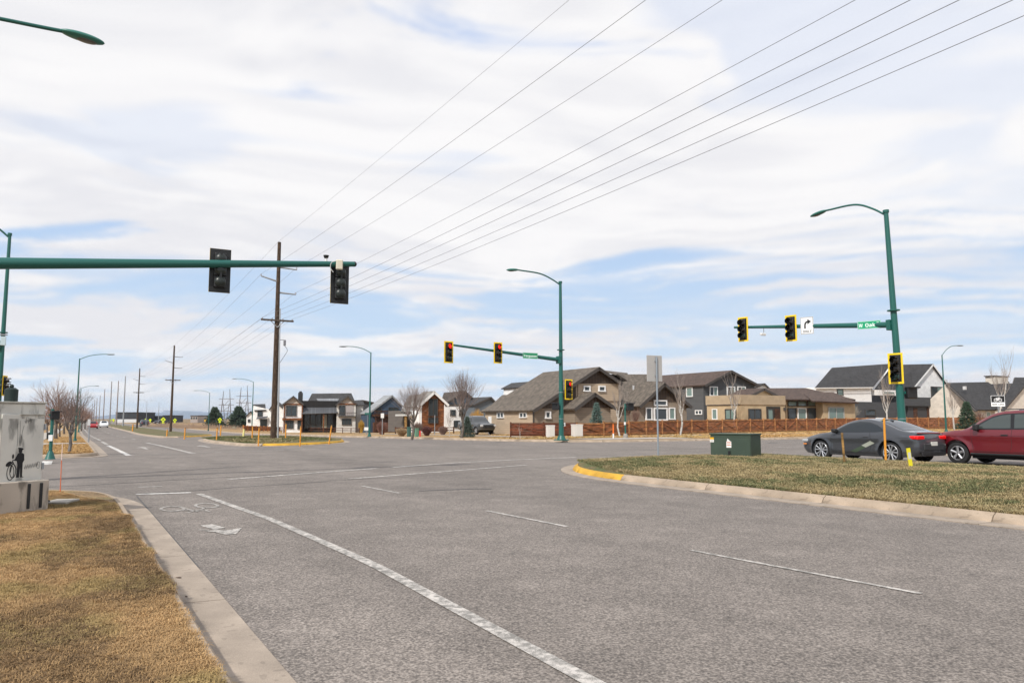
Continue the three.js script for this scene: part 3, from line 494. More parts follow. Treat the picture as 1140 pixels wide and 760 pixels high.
plate('lane_sign', 'white right turn ONLY sign on the right arm', 'road sign', m3.only, YAW - Math.PI / 2 + .35, .62, .84, canvasTex(192, 250, (x, w, h) => {
  x.fillStyle = '#f1f1f0'; x.fillRect(0, 0, w, h); x.strokeStyle = '#151515'; x.lineWidth = 5; x.strokeRect(7, 7, w - 14, h - 14); x.lineWidth = 24; x.beginPath(); x.moveTo(66, 170); x.lineTo(66, 130); x.quadraticCurveTo(66, 74, 112, 70); x.stroke(); x.fillStyle = '#151515'; x.beginPath(); x.moveTo(104, 30); x.lineTo(104, 110); x.lineTo(160, 70); x.fill(); x.font = 'bold 50px sans-serif'; x.textAlign = 'center'; x.fillText('ONLY', w / 2, 228, 160);
}));
{ // back of the big sign on the island
  const b = ground(733, 505.2, VG + .12), top = hgt(b, 733, 395.5), t = thing('road_sign', 'grey back of a large sign on a tall island post', 'road sign', b, YAW - .1);
  const ph = .62 * 1.0, hh = hgt(b, 733, 395.5) - hgt(b, 733, 424.5);
  new MB().tube(V(0, -.3, 0), V(0, top - .04, 0), .032, .032, 10).build('post', M(.30, .34, .38, { roughness: .5, metalness: .4 }), t);
  new MB().rbox(-.06, top - hh / 2, -.045, ph, hh, .02, .008).build('panel', M(.46, .44, .42, { roughness: .55, metalness: .15 }), t);
  for (const k of [.22, .78]) new MB().box(-.0, top - hh * k, -.02, .12, .05, .03).build('bracket', steel, t);
}
{ // bike lane sign by the right houses
  const b = ground(1113.5, 482), top = hgt(b, 1113, 440.2), hh = top - hgt(b, 1113, 452.3), t = thing('road_sign', 'bike lane sign before the beige house at right', 'road sign', b, -.25);
  new MB().tube(V(0, 0, 0), V(0, top, 0), .05, .05, 8).build('post', steel, t); const wd = hh * 1.14;
  new MB().rbox(0, top - hh / 2, .06, wd, hh, .02, .01).build('panel', white, t);
  const tx = canvasTex(256, 224, (x, w, h) => { x.fillStyle = '#f4f4f4'; x.fillRect(0, 0, w, h); x.fillStyle = '#101010'; x.fillRect(6, 6, w - 12, 134); x.strokeStyle = '#f4f4f4'; x.lineWidth = 9; for (const c of [88, 170]) { x.beginPath(); x.arc(c, 92, 30, 0, 7); x.stroke(); } x.beginPath(); x.moveTo(88, 92); x.lineTo(108, 50); x.lineTo(150, 50); x.lineTo(128, 92); x.lineTo(88, 92); x.moveTo(108, 50); x.lineTo(128, 92); x.moveTo(150, 50); x.lineTo(170, 92); x.moveTo(142, 38); x.lineTo(164, 38); x.stroke(); x.fillStyle = '#181818'; x.font = 'bold 46px sans-serif'; x.textAlign = 'center'; x.fillText('BIKE LANE', w / 2, 200, 220); });
  const g = new THREE.PlaneGeometry(wd * .99, hh * .99).translate(0, top - hh / 2, .0722), m = new THREE.Mesh(g, new THREE.MeshStandardMaterial({ map: tx, roughness: .5 })); m.name = 'printed_face'; t.add(m);
}
// far fluorescent crossing signs, each on its post
const fluo = M(.62, .74, .01, { roughness: .5 });
for (const [px, py, base, sz, l] of [[181, 467, 474.2, 5.4, 'largest fluorescent crossing sign, left of second pole'], [194, 467.6, 475.5, 4.2, 'fluorescent crossing sign right of the second pole'], [161.3, 467.4, 473.5, 3.2, 'fluorescent crossing sign near distant dark car'], [166.6, 467.4, 473.5, 3.2, 'fluorescent sign right of the distant dark car'], [122, 467.5, 472, 2.6, 'tiny fluorescent sign beside sixth pole'], [125.7, 467.3, 472, 2.8, 'tiny fluorescent sign left of the white car'], [244, 467, 480, 4.6, 'fluorescent crossing sign before the left spruce']]) {
  const b = ground(px, base, VG), c = hgt(b, px, py), s = sz / F * -b.z, t = thing('crossing_sign', l, 'road sign', b, .2, 'fluorescent crossing signs');
  new MB().tube(V(0, 0, 0), V(0, c, 0), s * .06, s * .06, 6).build('post', M(.3, .3, .3), t);
  const d = new THREE.BoxGeometry(s * .72, s * .72, .03); d.rotateZ(Math.PI / 4); d.translate(0, c, .05); new MB().add(d).box(0, c - s * .62, .05, s * .5, s * .26, .03).build('panel', fluo, t);
  if (sz > 4) new MB().box(0, c, .075, s * .12, s * .36, .02).box(0, c - .02, .075, s * .34, s * .07, .02).build('pictogram', black, t);
}
{ // small signs along the house side
  for (const [px, base, top, w, h, m, l] of [[345.5, 480, 464, 2.4, 4, white, 'small white sign before the modern black house'], [425.3, 484.5, 460, 3.6, 5.2, white, 'white rectangular sign before the wooden deck'], [483.8, 484, 462, 0, 0, steel, 'bare grey post before the wood gabled house'], [409, 482, 459.4, 7, 2.2, green, 'small green street name sign beside the lamp'], [263.5, 475.5, 464.8, 3.2, 1.2, green, 'small green street sign before the right spruce'], [407.5, 484, 475.5, 4.5, 3.5, white, 'low white yard sign beside the lamp base'], [98, 492, 466.5, 3, 7, M(.45, .46, .47), 'grey sign plates on a post by the tall lamp'], [228, 476, 466.5, 2.4, 2.6, M(.75, .42, .02), 'small orange sign beside the spruce lamp']]) {
    const b = ground(px, base), H = hgt(b, px, top), k = -b.z / F, t = thing('small_sign', l, 'sign', b, .1);
    new MB().tube(V(0, 0, 0), V(0, H, 0), .04, .04, 6).build('post', steel, t); if (w) new MB().rbox(0, H - h * k / 2, .06, w * k, h * k, .02, .006).build('panel', m, t);
  }
}

/* ---------------------------------------------------------------- roadside furniture */
{ // signal controller cabinet with a stencil, on a concrete plinth
  const L = ground(-13, 575.5), R = ground(52, 568.5), b = L.clone().add(R).multiplyScalar(.5), dx = R.x - L.x, dz = R.z - L.z, wd = Math.hypot(dx, dz), turn = -Math.atan2(dz, dx);
  const t = thing('controller_cabinet', 'white signal controller cabinet with black stencil figure at left', 'cabinet', b, turn);
  const Hp = hgt(b, 26, 535.5), Ht = hgt(b, 26, 449), w = wd * .5, gm = M(.60, .59, .55, { map: T.grime, roughness: .8 });
  new MB().rbox(0, Hp / 2 - .06, -.38, wd, Hp + .12, .80, .02).build('plinth', M(.70, .63, .56, { map: T.grime, roughness: .95 }), t);
  const bd = new MB().rbox(-.03, (Hp + Ht) / 2, -.40, wd * .94, Ht - Hp, .62, .012).build('body', M(.90, .90, .87, { map: T.grime, roughness: .7 }), t);
  const dw = wd * .74, dh = Ht - Hp - .12;
  const dr = new MB().rbox(.02, Hp + dh / 2 - .03, -.075, dw, dh, .035, .01).build('door', M(.93, .93, .90, { map: T.grime, roughness: .65 }), t);
  new MB().rbox(.14, Ht - .155, -.05, dw * .62, .018, .02, .004).build('door_ridge', gm, dr);
  new MB().rbox(.02 + dw / 2 + .015, Hp + dh * .78, -.07, .03, .09, .05, .006).rbox(.02 + dw / 2 + .015, Hp + dh * .2, -.07, .03, .09, .05, .006).build('hinge', steel, dr);
  new MB().rbox(-.36, (Hp + Ht) / 2 - .03, -.06, .03, dh * .92, .03, .006).build('edge_strip', M(.5, .5, .48, { map: T.grime }), t);
  new MB().rbox(-.03, Ht + .012, -.40, wd * .97, .028, .66, .01).build('roof', gm, t);
  for (const x of [.10, .27]) new MB().rbox(x, Hp * .52, .025, .035, Hp * .78, .035, .006).build('vent_slot', black, t);
  const tx = canvasTex(512, 700, (x, W2, H2) => {
    x.clearRect(0, 0, W2, H2); x.fillStyle = '#16161a'; x.strokeStyle = '#16161a'; const E = (a, b, c, d, r = 0) => { x.beginPath(); x.ellipse(a, b, c, d, r, 0, 7); x.fill(); };
    // person with a bicycle, plain stencil
    E(238, 372, 24, 28); E(240, 352, 36, 12, .15); x.beginPath(); x.moveTo(206, 400); x.quadraticCurveTo(250, 380, 286, 410); x.lineTo(292, 470); x.lineTo(274, 500); x.lineTo(276, 640); x.lineTo(300, 650); x.lineTo(252, 652); x.lineTo(246, 540); x.lineTo(238, 652); x.lineTo(200, 650); x.lineTo(210, 520); x.lineTo(196, 470); x.fill();
    x.lineWidth = 26; x.lineCap = 'round'; x.beginPath(); x.moveTo(214, 415); x.lineTo(186, 462); x.lineTo(230, 474); x.stroke();
    x.lineWidth = 9; x.beginPath(); x.ellipse(130, 596, 42, 76, 0, 0, 7); x.stroke(); x.beginPath(); x.ellipse(158, 580, 36, 70, 0, 0, 7); x.stroke(); x.lineWidth = 10; x.beginPath(); x.moveTo(130, 590); x.lineTo(150, 470); x.lineTo(212, 462); x.moveTo(150, 480); x.lineTo(196, 560); x.stroke(); E(104, 505, 40, 22, -.5); E(150, 430, 12, 26);
    x.globalAlpha = .55; x.lineWidth = 7; for (const [a, b, c] of [[180, 90, 196], [262, 110, 236], [210, 60, 222]]) { x.beginPath(); x.moveTo(a, b); x.quadraticCurveTo(c, 190, c - 4, 320); x.stroke(); }
    x.lineWidth = 6; x.beginPath(); x.moveTo(300, 560); for (let k = 0; k < 26; k++) x.lineTo(300 + k * 7, 548 + Math.sin(k * 2.1) * 22 - k * .9); x.stroke(); x.beginPath(); x.ellipse(472, 530, 22, 34, 0, 0, 7); x.stroke(); x.beginPath(); x.moveTo(268, 60); for (let k = 0; k < 14; k++) x.lineTo(270 + k * 7, 64 + Math.sin(k * 2.4) * 24 - k); x.stroke();
  });
  const g = new THREE.PlaneGeometry(dw * .97, dh * .97).translate(.02, Hp + dh / 2 - .03, -.0555), m = new THREE.Mesh(g, new THREE.MeshStandardMaterial({ map: tx, transparent: true, roughness: .7 })); m.name = 'stencil_print'; dr.add(m); m.userData.label = 'black stencil of a person with a bicycle';
  // dark round vent cap on top
  const c = thing('vent_cap', 'dark round cap standing on the controller cabinet', 'vent cap', V(0, Ht + .026, -.45).applyAxisAngle(V(0, 1, 0), turn).add(b).add(V(.055, 0, 0)));
  const capR = .085, capH = hgt(b, 30, 430.5) - Ht - .03;
  new MB().add(new THREE.CylinderGeometry(capR, capR, capH * .86, 18).translate(0, capH * .43, 0)).build('drum', M(.005, .017, .015, { roughness: .55 }), c); new MB().add(new THREE.CylinderGeometry(capR * .55, capR, capH * .14, 18).translate(0, capH * .93, 0)).add(new THREE.SphereGeometry(.03, 8, 6).translate(0, capH + .02, 0)).build('crown', M(.005, .017, .015, { roughness: .55 }), c);
}
{ // concrete lid and the orange rod beside the cabinet
  const a = ground(66, 561), t = thing('handhole_lid', 'flat pale concrete lid lying in the grass by the cabinet', 'lid', a, .15);
  new MB().rbox(.02, .02, 0, .34, .07, .5, .01).build('lid', M(.66, .66, .64, { map: T.concrete }), t); new MB().rbox(-.12, .05, .2, .1, .06, .1, .02).build('dark_clod', M(.05, .04, .035), t);
  const r = ground(66.5, 549.5), H = hgt(r, 65.5, 512), q = thing('marker_rod', 'thin orange marker rod at the street edge by the cabinet', 'marker', r); new MB().tube(V(0, -.05, 0), V(-.01, H, 0), .008, .006, 6).build('rod', M(.62, .14, .05), q); new MB().tube(V(-.01, H, 0), V(-.012, H + .3, 0), .007, .005, 6).build('tip', M(.75, .6, .55), q);
}
{ // pedestrian push button pole across the side street
  const b = ground(55.2, 511), H = hgt(b, 57, 455), t = thing('push_button_pole', 'short green push button pole on the far left corner', 'pole', b, .3);
  new MB().tube(V(0, 0, 0), V(0, H, 0), .055, .05, 12).build('pole', green, t); new MB().add(new THREE.CylinderGeometry(.07, .16, .26, 12).translate(0, .13, 0)).build('base', green, t); new MB().rbox(0, H * .42, .08, .12, .2, .05, .01).build('button_plate', white, t); new MB().rbox(-.08, H * .46, 0, .1, .22, .12, .02).build('button_box', black, t);
  crosswalkHead('black pedestrian signal on the far left corner pole', b.clone().add(V(.07, H - .2, 0)), 1.1).scale.setScalar(.62);
}
{ // pedestrian pole by the brown house fence
  const b = ground(696.5, 487.5), H = hgt(b, 696.5, 449), t = thing('push_button_pole', 'green push button pole on concrete foot before the fence', 'pole', b, 0);
  new MB().tube(V(0, 0, 0), V(0, H, 0), .06, .05, 12).build('pole', green, t); new MB().add(new THREE.CylinderGeometry(.12, .19, .3, 10).translate(0, .15, 0)).build('base', M(.5, .5, .5, { map: T.concrete }), t); new MB().rbox(-.04, H * .42, .07, .12, .2, .05, .01).build('button_plate', white, t);
  crosswalkHead('black pedestrian signal on the pole before the fence', b.clone().add(V(.32, H - .22, .05)), .4).scale.setScalar(1.15);
  const c = ground(683, 488), s = thing('delineator', 'orange tube marker with white base by the fence', 'marker', c); new MB().tube(V(0, .3, 0), V(0, hgt(c, 683, 472), 0), .05, .045, 10).build('tube', M(.75, .16, .02, { roughness: .5 }), s); new MB().tube(V(0, 0, 0), V(0, .32, 0), .055, .05, 10).build('base', white, s);
}
for (const [x0, x1, y0, y1, l] of [[608.5, 617, 473.5, 487, 'white utility pedestal left of the signal mast'], [637, 648, 472.5, 486.5, 'white twin utility cabinet right of the signal mast']]) {
  const b = ground((x0 + x1) / 2, y1), k = -b.z / F, w = (x1 - x0) * k, h = (y1 - y0) * k, t = thing('utility_pedestal', l, 'cabinet', b, YAW - .15);
  new MB().rbox(0, h / 2, 0, w, h, w * .7, .03).build('body', M(.66, .64, .61, { roughness: .7 }), t); new MB().rbox(0, h - .03, 0, w * 1.06, .07, w * .76, .02).build('lid', M(.68, .67, .64), t); new MB().rbox(w * .12, h * .5, w * .355, w * .7, h * .78, .02, .006).build('door', M(.64, .62, .59), t);
}
{ const b = m2.box, t = thing('button_box', 'small white button box on the far signal mast', 'box', b, 0); new MB().rbox(0, 0, 0, .16, .22, .12, .02).build('case', white, t); new MB().rbox(-.02, -.02, .065, .08, .08, .02, .01).build('button', black, t); }
{ // green pad transformer on the island
  const A = ground(791.5, 507.5, VG + .13), B = ground(836.5, 509.0, VG + .13), b = A.clone().add(B).multiplyScalar(.5), w = A.distanceTo(B), turn = -Math.atan2(B.z - A.z, B.x - A.x);
  const h = hgt(b, 815, 483), t = thing('transformer', 'dark green pad transformer with warning labels on the island', 'transformer', b.clone().add(V(0, -.06, 0)), turn), d = .80, gm = M(.055, .085, .058, { roughness: .5, map: T.stucco });
  new MB().rbox(0, (h + .06) / 2, -d / 2, w, h + .06, d, .012).build('tank', gm, t); new MB().rbox(0, h + .055, -d / 2, w + .05, .05, d + .05, .012).build('lid', gm, t);
  const dr = new MB().rbox(0, h * .48, .006, w * .97, h * .82, .016, .006).build('door', M(.062, .095, .068, { roughness: .45, map: T.stucco }), t); new MB().rbox(-w * .02, h * .26, .03, .07, .12, .05, .01).build('lock_box', black, dr);
  const sg = (x, y, ww, hh, fn, n) => { const g = new THREE.PlaneGeometry(ww, hh).translate(x, y, .0165), m = new THREE.Mesh(g, new THREE.MeshStandardMaterial({ map: canvasTex(128, 128, fn), roughness: .5 })); m.name = n; dr.add(m); };
  sg(-w * .455, h * .82, .13, .15, (x, a, c) => { x.fillStyle = '#e8e6e0'; x.fillRect(0, 0, a, c); x.fillStyle = '#e2a90e'; x.fillRect(0, 0, a, 56); x.fillStyle = '#666'; for (let k = 0; k < 4; k++) x.fillRect(14, 68 + k * 13, 96, 4); }, 'caution_label');
  sg(-w * .03, h * .62, .16, .19, (x, a, c) => { x.fillStyle = '#efece8'; x.fillRect(0, 0, a, c); x.fillStyle = '#c65a2c'; x.fillRect(10, 14, 106, 16); x.fillRect(10, 70, 106, 14); x.fillStyle = '#888'; for (let k = 0; k < 3; k++) x.fillRect(14, 40 + k * 9, 90, 3); }, 'warning_label');
  const tri = new THREE.Shape([new THREE.Vector2(-.05, 0), new THREE.Vector2(.07, 0), new THREE.Vector2(-.03, .09)]); const tm = new THREE.Mesh(new THREE.ShapeGeometry(tri).translate(-w * .04, h * .76, .0165), white); tm.name = 'torn_label'; dr.add(tm);
}
// survey stakes and posts
function stake(label, bx, by, tx, ty, w, mat, off = VG, sq = true, extra) {
  const b = ground(bx, by, off), H = hgt(b, tx, ty), t = thing('marker_stake', label, 'stake', b, .2, 'survey stakes'), lean = (tx - bx) / F * -b.z, ww = w / F * -b.z;
  const s = new MB(); s.tube(V(0, -.15, 0), V(lean, H, 0), ww * .6, ww * .56, sq ? 4 : 8); s.build('shaft', mat, t);
  if (extra) extra(t, H, lean, ww); else new MB().tube(V(lean * .93, H * .93, 0), V(lean * .995, H * .995, 0), ww * .66, ww * .62, sq ? 4 : 8).build('tip', M(.62, .42, .2, { map: T.wood }), t);
  return t;
}
const io = VG + .10;
stake('pale wooden lath stake in front of the grey coupe', 941, 517, 939, 481.5, 2.6, lathM, io);
stake('tall orange stake in front of the grey coupe roof', 986.5, 510.5, 986.8, 465, 2.6, orangeM, io, true, (t, H, l, w) => new MB().rbox(l - w * 1.8, H - .01, 0, w * 4.2, .025, .03, .005).build('flag', white, t));
{
  const b = ground(1015, 522, io), H = hgt(b, 1011.5, 497), t = thing('flat_marker', 'flat yellow marker post leaning behind the coupe tail', 'marker', b, .3);
  const k = -b.z / F, l = -3.2 * k; const q = new MB(); const g = new THREE.BoxGeometry(6 * k * .8, H + .1, .02); g.translate(0, H / 2 - .05, 0); g.applyMatrix4(new THREE.Matrix4().makeRotationZ(.13)); q.add(g).build('blade', M(.80, .70, .02, { roughness: .5 }), t);
  const s = new THREE.BoxGeometry(6 * k * .66, H * .3, .024); s.translate(0, H * .6, 0); s.applyMatrix4(new THREE.Matrix4().makeRotationZ(.13)); new MB().add(s).build('label_band', M(.6, .6, .5), t); const c = new THREE.BoxGeometry(6 * k * .82, .03, .026); c.translate(0, H - .01, 0); c.applyMatrix4(new THREE.Matrix4().makeRotationZ(.13)); new MB().add(c).build('dark_cap', black, t);
}
for (const [bx, by, ty, l] of [[240.7, 489.5, 475.5, 'orange stake at the left end of the pole island'], [245, 485, 473, 'faint orange stake behind the pole island tip'], [287.3, 494, 475, 'orange stake on the pole island left of the pole'], [280.3, 488, 474, 'orange stake just behind the left pole island edge'], [317.5, 488, 471, 'orange stake close to the right of the tall pole'], [333.8, 494, 474, 'orange stake middle of the pole island yellow kerb'], [205, 487, 476, 'orange stake near the tip of the long median'], [185.2, 485.5, 478, 'short orange stake left on the long median'], [147, 480, 472, 'distant orange stake on the long median']]) stake(l, bx, by, bx + .3, ty, 1.2, orangeM);
stake('leaning orange stake at the right end of the pole island', 366, 492, 368.5, 473.2, 1.2, orangeM);
stake('pale yellow stake behind the pole island', 270.5, 486, 271, 477, 1.8, M(.8, .72, .3));

/* ---------------------------------------------------------------- cars */
// side outline with x from nose to tail and y up; half-width w(x, y); local +z is the driver's side
function car(name, label, pos, turn, c) {
  const t = thing(name, label, 'car', pos, turn), { L, WD, up, wx, wr, sill, belt } = c;
  const top = new THREE.CatmullRomCurve3(up.map(([x, y]) => V(x, y, 0)), false, 'centripetal').getSpacedPoints(c.low ? 26 : 90).map(p => [p.x, p.y]);
  const out = [...top]; // tail is last; now the underside, with wheel arches
  const ar = wr + (c.gap || .055);
  const archPts = (cx) => { const q = []; const a0 = Math.asin(Math.max(-1, Math.min(1, (sill - wr) / ar))); for (let i = 0; i <= 14; i++) { const a = mix(a0, Math.PI - a0, i / 14); q.push([cx + Math.cos(a) * ar, wr + Math.sin(a) * ar]); } return q; };
  for (const cx of [wx[1], wx[0]]) out.push(...archPts(cx));
  const edgeD = (x, y) => { let m = 9; for (let i = 1; i < top.length; i++) { const [x0, y0] = top[i - 1], [x1, y1] = top[i], dx = x1 - x0, dy = y1 - y0, s = Math.max(0, Math.min(1, ((x - x0) * dx + (y - y0) * dy) / (dx * dx + dy * dy || 1))); m = Math.min(m, Math.hypot(x - x0 - dx * s, y - y0 - dy * s)); } return m; };
  const w0 = (x, y) => { let w = WD / 2; w -= c.nose * Math.pow(1 - sm(x, 0, L * .24), 1.4) + c.tail * Math.pow(sm(x, L * .78, L), 1.6); if (y > belt) w -= (y - belt) * c.tumble; if (y < sill + .14) w -= (sill + .14 - y) * .35; w += .018 * Math.exp(-Math.pow((y - belt + .12) / .09, 2)); for (const q of wx) w += (c.flare || .02) * Math.exp(-Math.pow((Math.hypot(x - q, y - wr) - ar) / .07, 2)); return w; };
  const wf = (x, y) => { const d = edgeD(x, y); return w0(x, y) - .085 * Math.pow(1 - Math.min(1, d / .15), 2); };
  const sh = new THREE.Shape(out.map(p => new THREE.Vector2(p[0], p[1])));
  let g = new THREE.ExtrudeGeometry(sh, { depth: 1, bevelEnabled: false, steps: 6 }).translate(0, 0, -.5);
  g = new TessellateModifier(c.low ? .3 : .085, c.low ? 5 : 14).modify(g);
  g = new THREE.BufferGeometry().setAttribute('position', (g.index ? g.toNonIndexed() : g).attributes.position);
  const p = g.attributes.position; for (let i = 0; i < p.count; i++) { const x = p.getX(i), y = p.getY(i), z = p.getZ(i), w = wf(x, y); p.setZ(i, z * 2 * w); if (Math.abs(z) < .49 && y > .5) p.setY(i, y + (.25 - z * z) * (c.crown || .07) * (y > belt ? 1 : .6)); const e = (1 - Math.pow(Math.abs(z) * 2, 3)); if (x < .25) p.setX(i, x - e * .06); if (x > L - .3) p.setX(i, x + e * .05); }
  g = mergeVertices(g, 1e-4); g.computeVertexNormals(); g = toCreasedNormals(g, .62);
  const body = new THREE.Mesh(g, c.paint); body.name = 'body'; body.castShadow = body.receiveShadow = true; t.add(body);
  const panel = (nm, pts, mat, off, parent = t, s = 1, res = .09) => { let q = new THREE.ShapeGeometry(new THREE.Shape(pts.map(a => new THREE.Vector2(a[0], a[1])))); q = new TessellateModifier(c.low ? .5 : res, c.low ? 2 : 9).modify(q); q = q.index ? q.toNonIndexed() : q; const b = q.attributes.position; for (let i = 0; i < b.count; i++) b.setZ(i, s * (wf(b.getX(i), b.getY(i)) + off)); q.deleteAttribute('normal'); q = mergeVertices(new THREE.BufferGeometry().setAttribute('position', b), 1e-4); q.computeVertexNormals(); const m = new THREE.Mesh(q, mat); m.name = nm; m.castShadow = m.receiveShadow = true; parent.add(m); return m; };
  const seam = (nm, pts, wdt, mat, off, s = 1) => { const m = new MB(); for (let i = 1; i < pts.length; i++) { const [x0, y0] = pts[i - 1], [x1, y1] = pts[i], n = Math.max(1, Math.round(Math.hypot(x1 - x0, y1 - y0) / .1)); for (let k = 0; k < n; k++) { const a = [mix(x0, x1, k / n), mix(y0, y1, k / n)], b = [mix(x0, x1, (k + 1) / n), mix(y0, y1, (k + 1) / n)]; m.tube(V(a[0], a[1], s * (wf(...a) + off)), V(b[0], b[1], s * (wf(...b) + off)), wdt, wdt, 5); } } return m.build(nm, mat, t); };
  const strip = (nm, i0, i1, mat, inset, lift, parent = t) => { // a pane lying on the outline between two of its points, across the car
    const pos = [], idx = []; let n = 0; const NZ = 8;
    for (let i = i0; i <= i1; i++) { const [x, y] = top[i], [xa, ya] = top[Math.max(0, i - 1)], [xb, yb] = top[Math.min(top.length - 1, i + 1)], l = Math.hypot(xb - xa, yb - ya) || 1, nx = -(yb - ya) / l, ny = (xb - xa) / l, w = wf(x, y) - inset; for (let k = 0; k <= NZ; k++) { const zz = (k / NZ * 2 - 1), zq = zz * w / wf(x, y) / 2; pos.push(x + nx * lift, y + ny * lift + (.25 - zq * zq) * (c.crown || .07) * (y > belt ? 1 : .6), zz * w); } if (n) for (let k = 0; k < NZ; k++) { const A = n * (NZ + 1) + k, B = A + 1, C = A - NZ - 1, D = C + 1; idx.push(A, C, B, B, C, D); } n++; }
    const q = new THREE.BufferGeometry(); q.setAttribute('position', new THREE.Float32BufferAttribute(pos, 3)); q.setIndex(idx); q.computeVertexNormals(); const m = new THREE.Mesh(q, mat); m.name = nm; m.castShadow = true; parent.add(m); return m;
  };
  // wheels
  const tyre = M(.018, .018, .019, { roughness: .85 });
  for (const cx of wx) for (const s of [1, -1]) {
    const wgrp = new THREE.Group(); wgrp.name = 'wheel'; wgrp.position.set(cx, wr, s * (WD / 2 - .135)); t.add(wgrp);
    const R = wr, r = R * c.rim, prof = [[r, -.1], [R - .02, -.105], [R, -.08], [R, .07], [R - .025, .1], [r + .02, .108], [r, .09], [r, -.1]].map(a => new THREE.Vector2(a[0], a[1]));
    const lg = new THREE.LatheGeometry(prof, c.low ? 16 : 36); lg.rotateX(Math.PI / 2); if (s < 0) lg.rotateY(Math.PI); new MB().add(lg).build('tyre', tyre, wgrp);
    const rm = new MB(), hub = new THREE.CylinderGeometry(r * .2, r * .2, .04, 14).rotateX(Math.PI / 2); rm.add(hub.translate(0, 0, s * .075)); const ringG = new THREE.TorusGeometry(r * .96, .014, 6, 30); rm.add(ringG.translate(0, 0, s * .092));
    for (let k = 0; k < 5; k++) for (const da of c.dual ? [-.16, .16] : [0]) { const a = k / 5 * 6.2832 + .3 + da, b = k / 5 * 6.2832 + .3 + da * 1.7; const wd = c.dual ? .020 : .042; const e = new THREE.Vector3(Math.cos(b) * r * .95, Math.sin(b) * r * .95, s * .088), f = new THREE.Vector3(Math.cos(a) * r * .14, Math.sin(a) * r * .14, s * .08); rm.tube(f, e, wd * .8, wd * 1.25, 6); }
    rm.build('rim', M(.52, .53, .55, { roughness: .32, metalness: .75 }), wgrp);
    const disc = new THREE.CylinderGeometry(r * .98, r * .98, .02, 24).rotateX(Math.PI / 2); new MB().add(disc.translate(0, 0, s * .01)).build('brake_disc', M(.03, .03, .032, { roughness: .6 }), wgrp);
  }
  new MB().box((wx[0] + wx[1]) / 2, .42, 0, wx[1] - wx[0] + .5, .34, WD - .62).box((wx[0] + wx[1]) / 2, .25, 0, wx[1] - wx[0] - .8, .1, WD - .3).build('underbody', M(.012, .012, .012, { roughness: .95 }), t);
  return { t, panel, seam, strip, top, wf, body };
}
const rubber = M(.015, .015, .016, { roughness: .6 }), seamM = M(.02, .02, .022, { roughness: .8 });
const CARTURN = YAW - Math.PI / 2;
const carAt = (u, v) => P(u, v, .008);
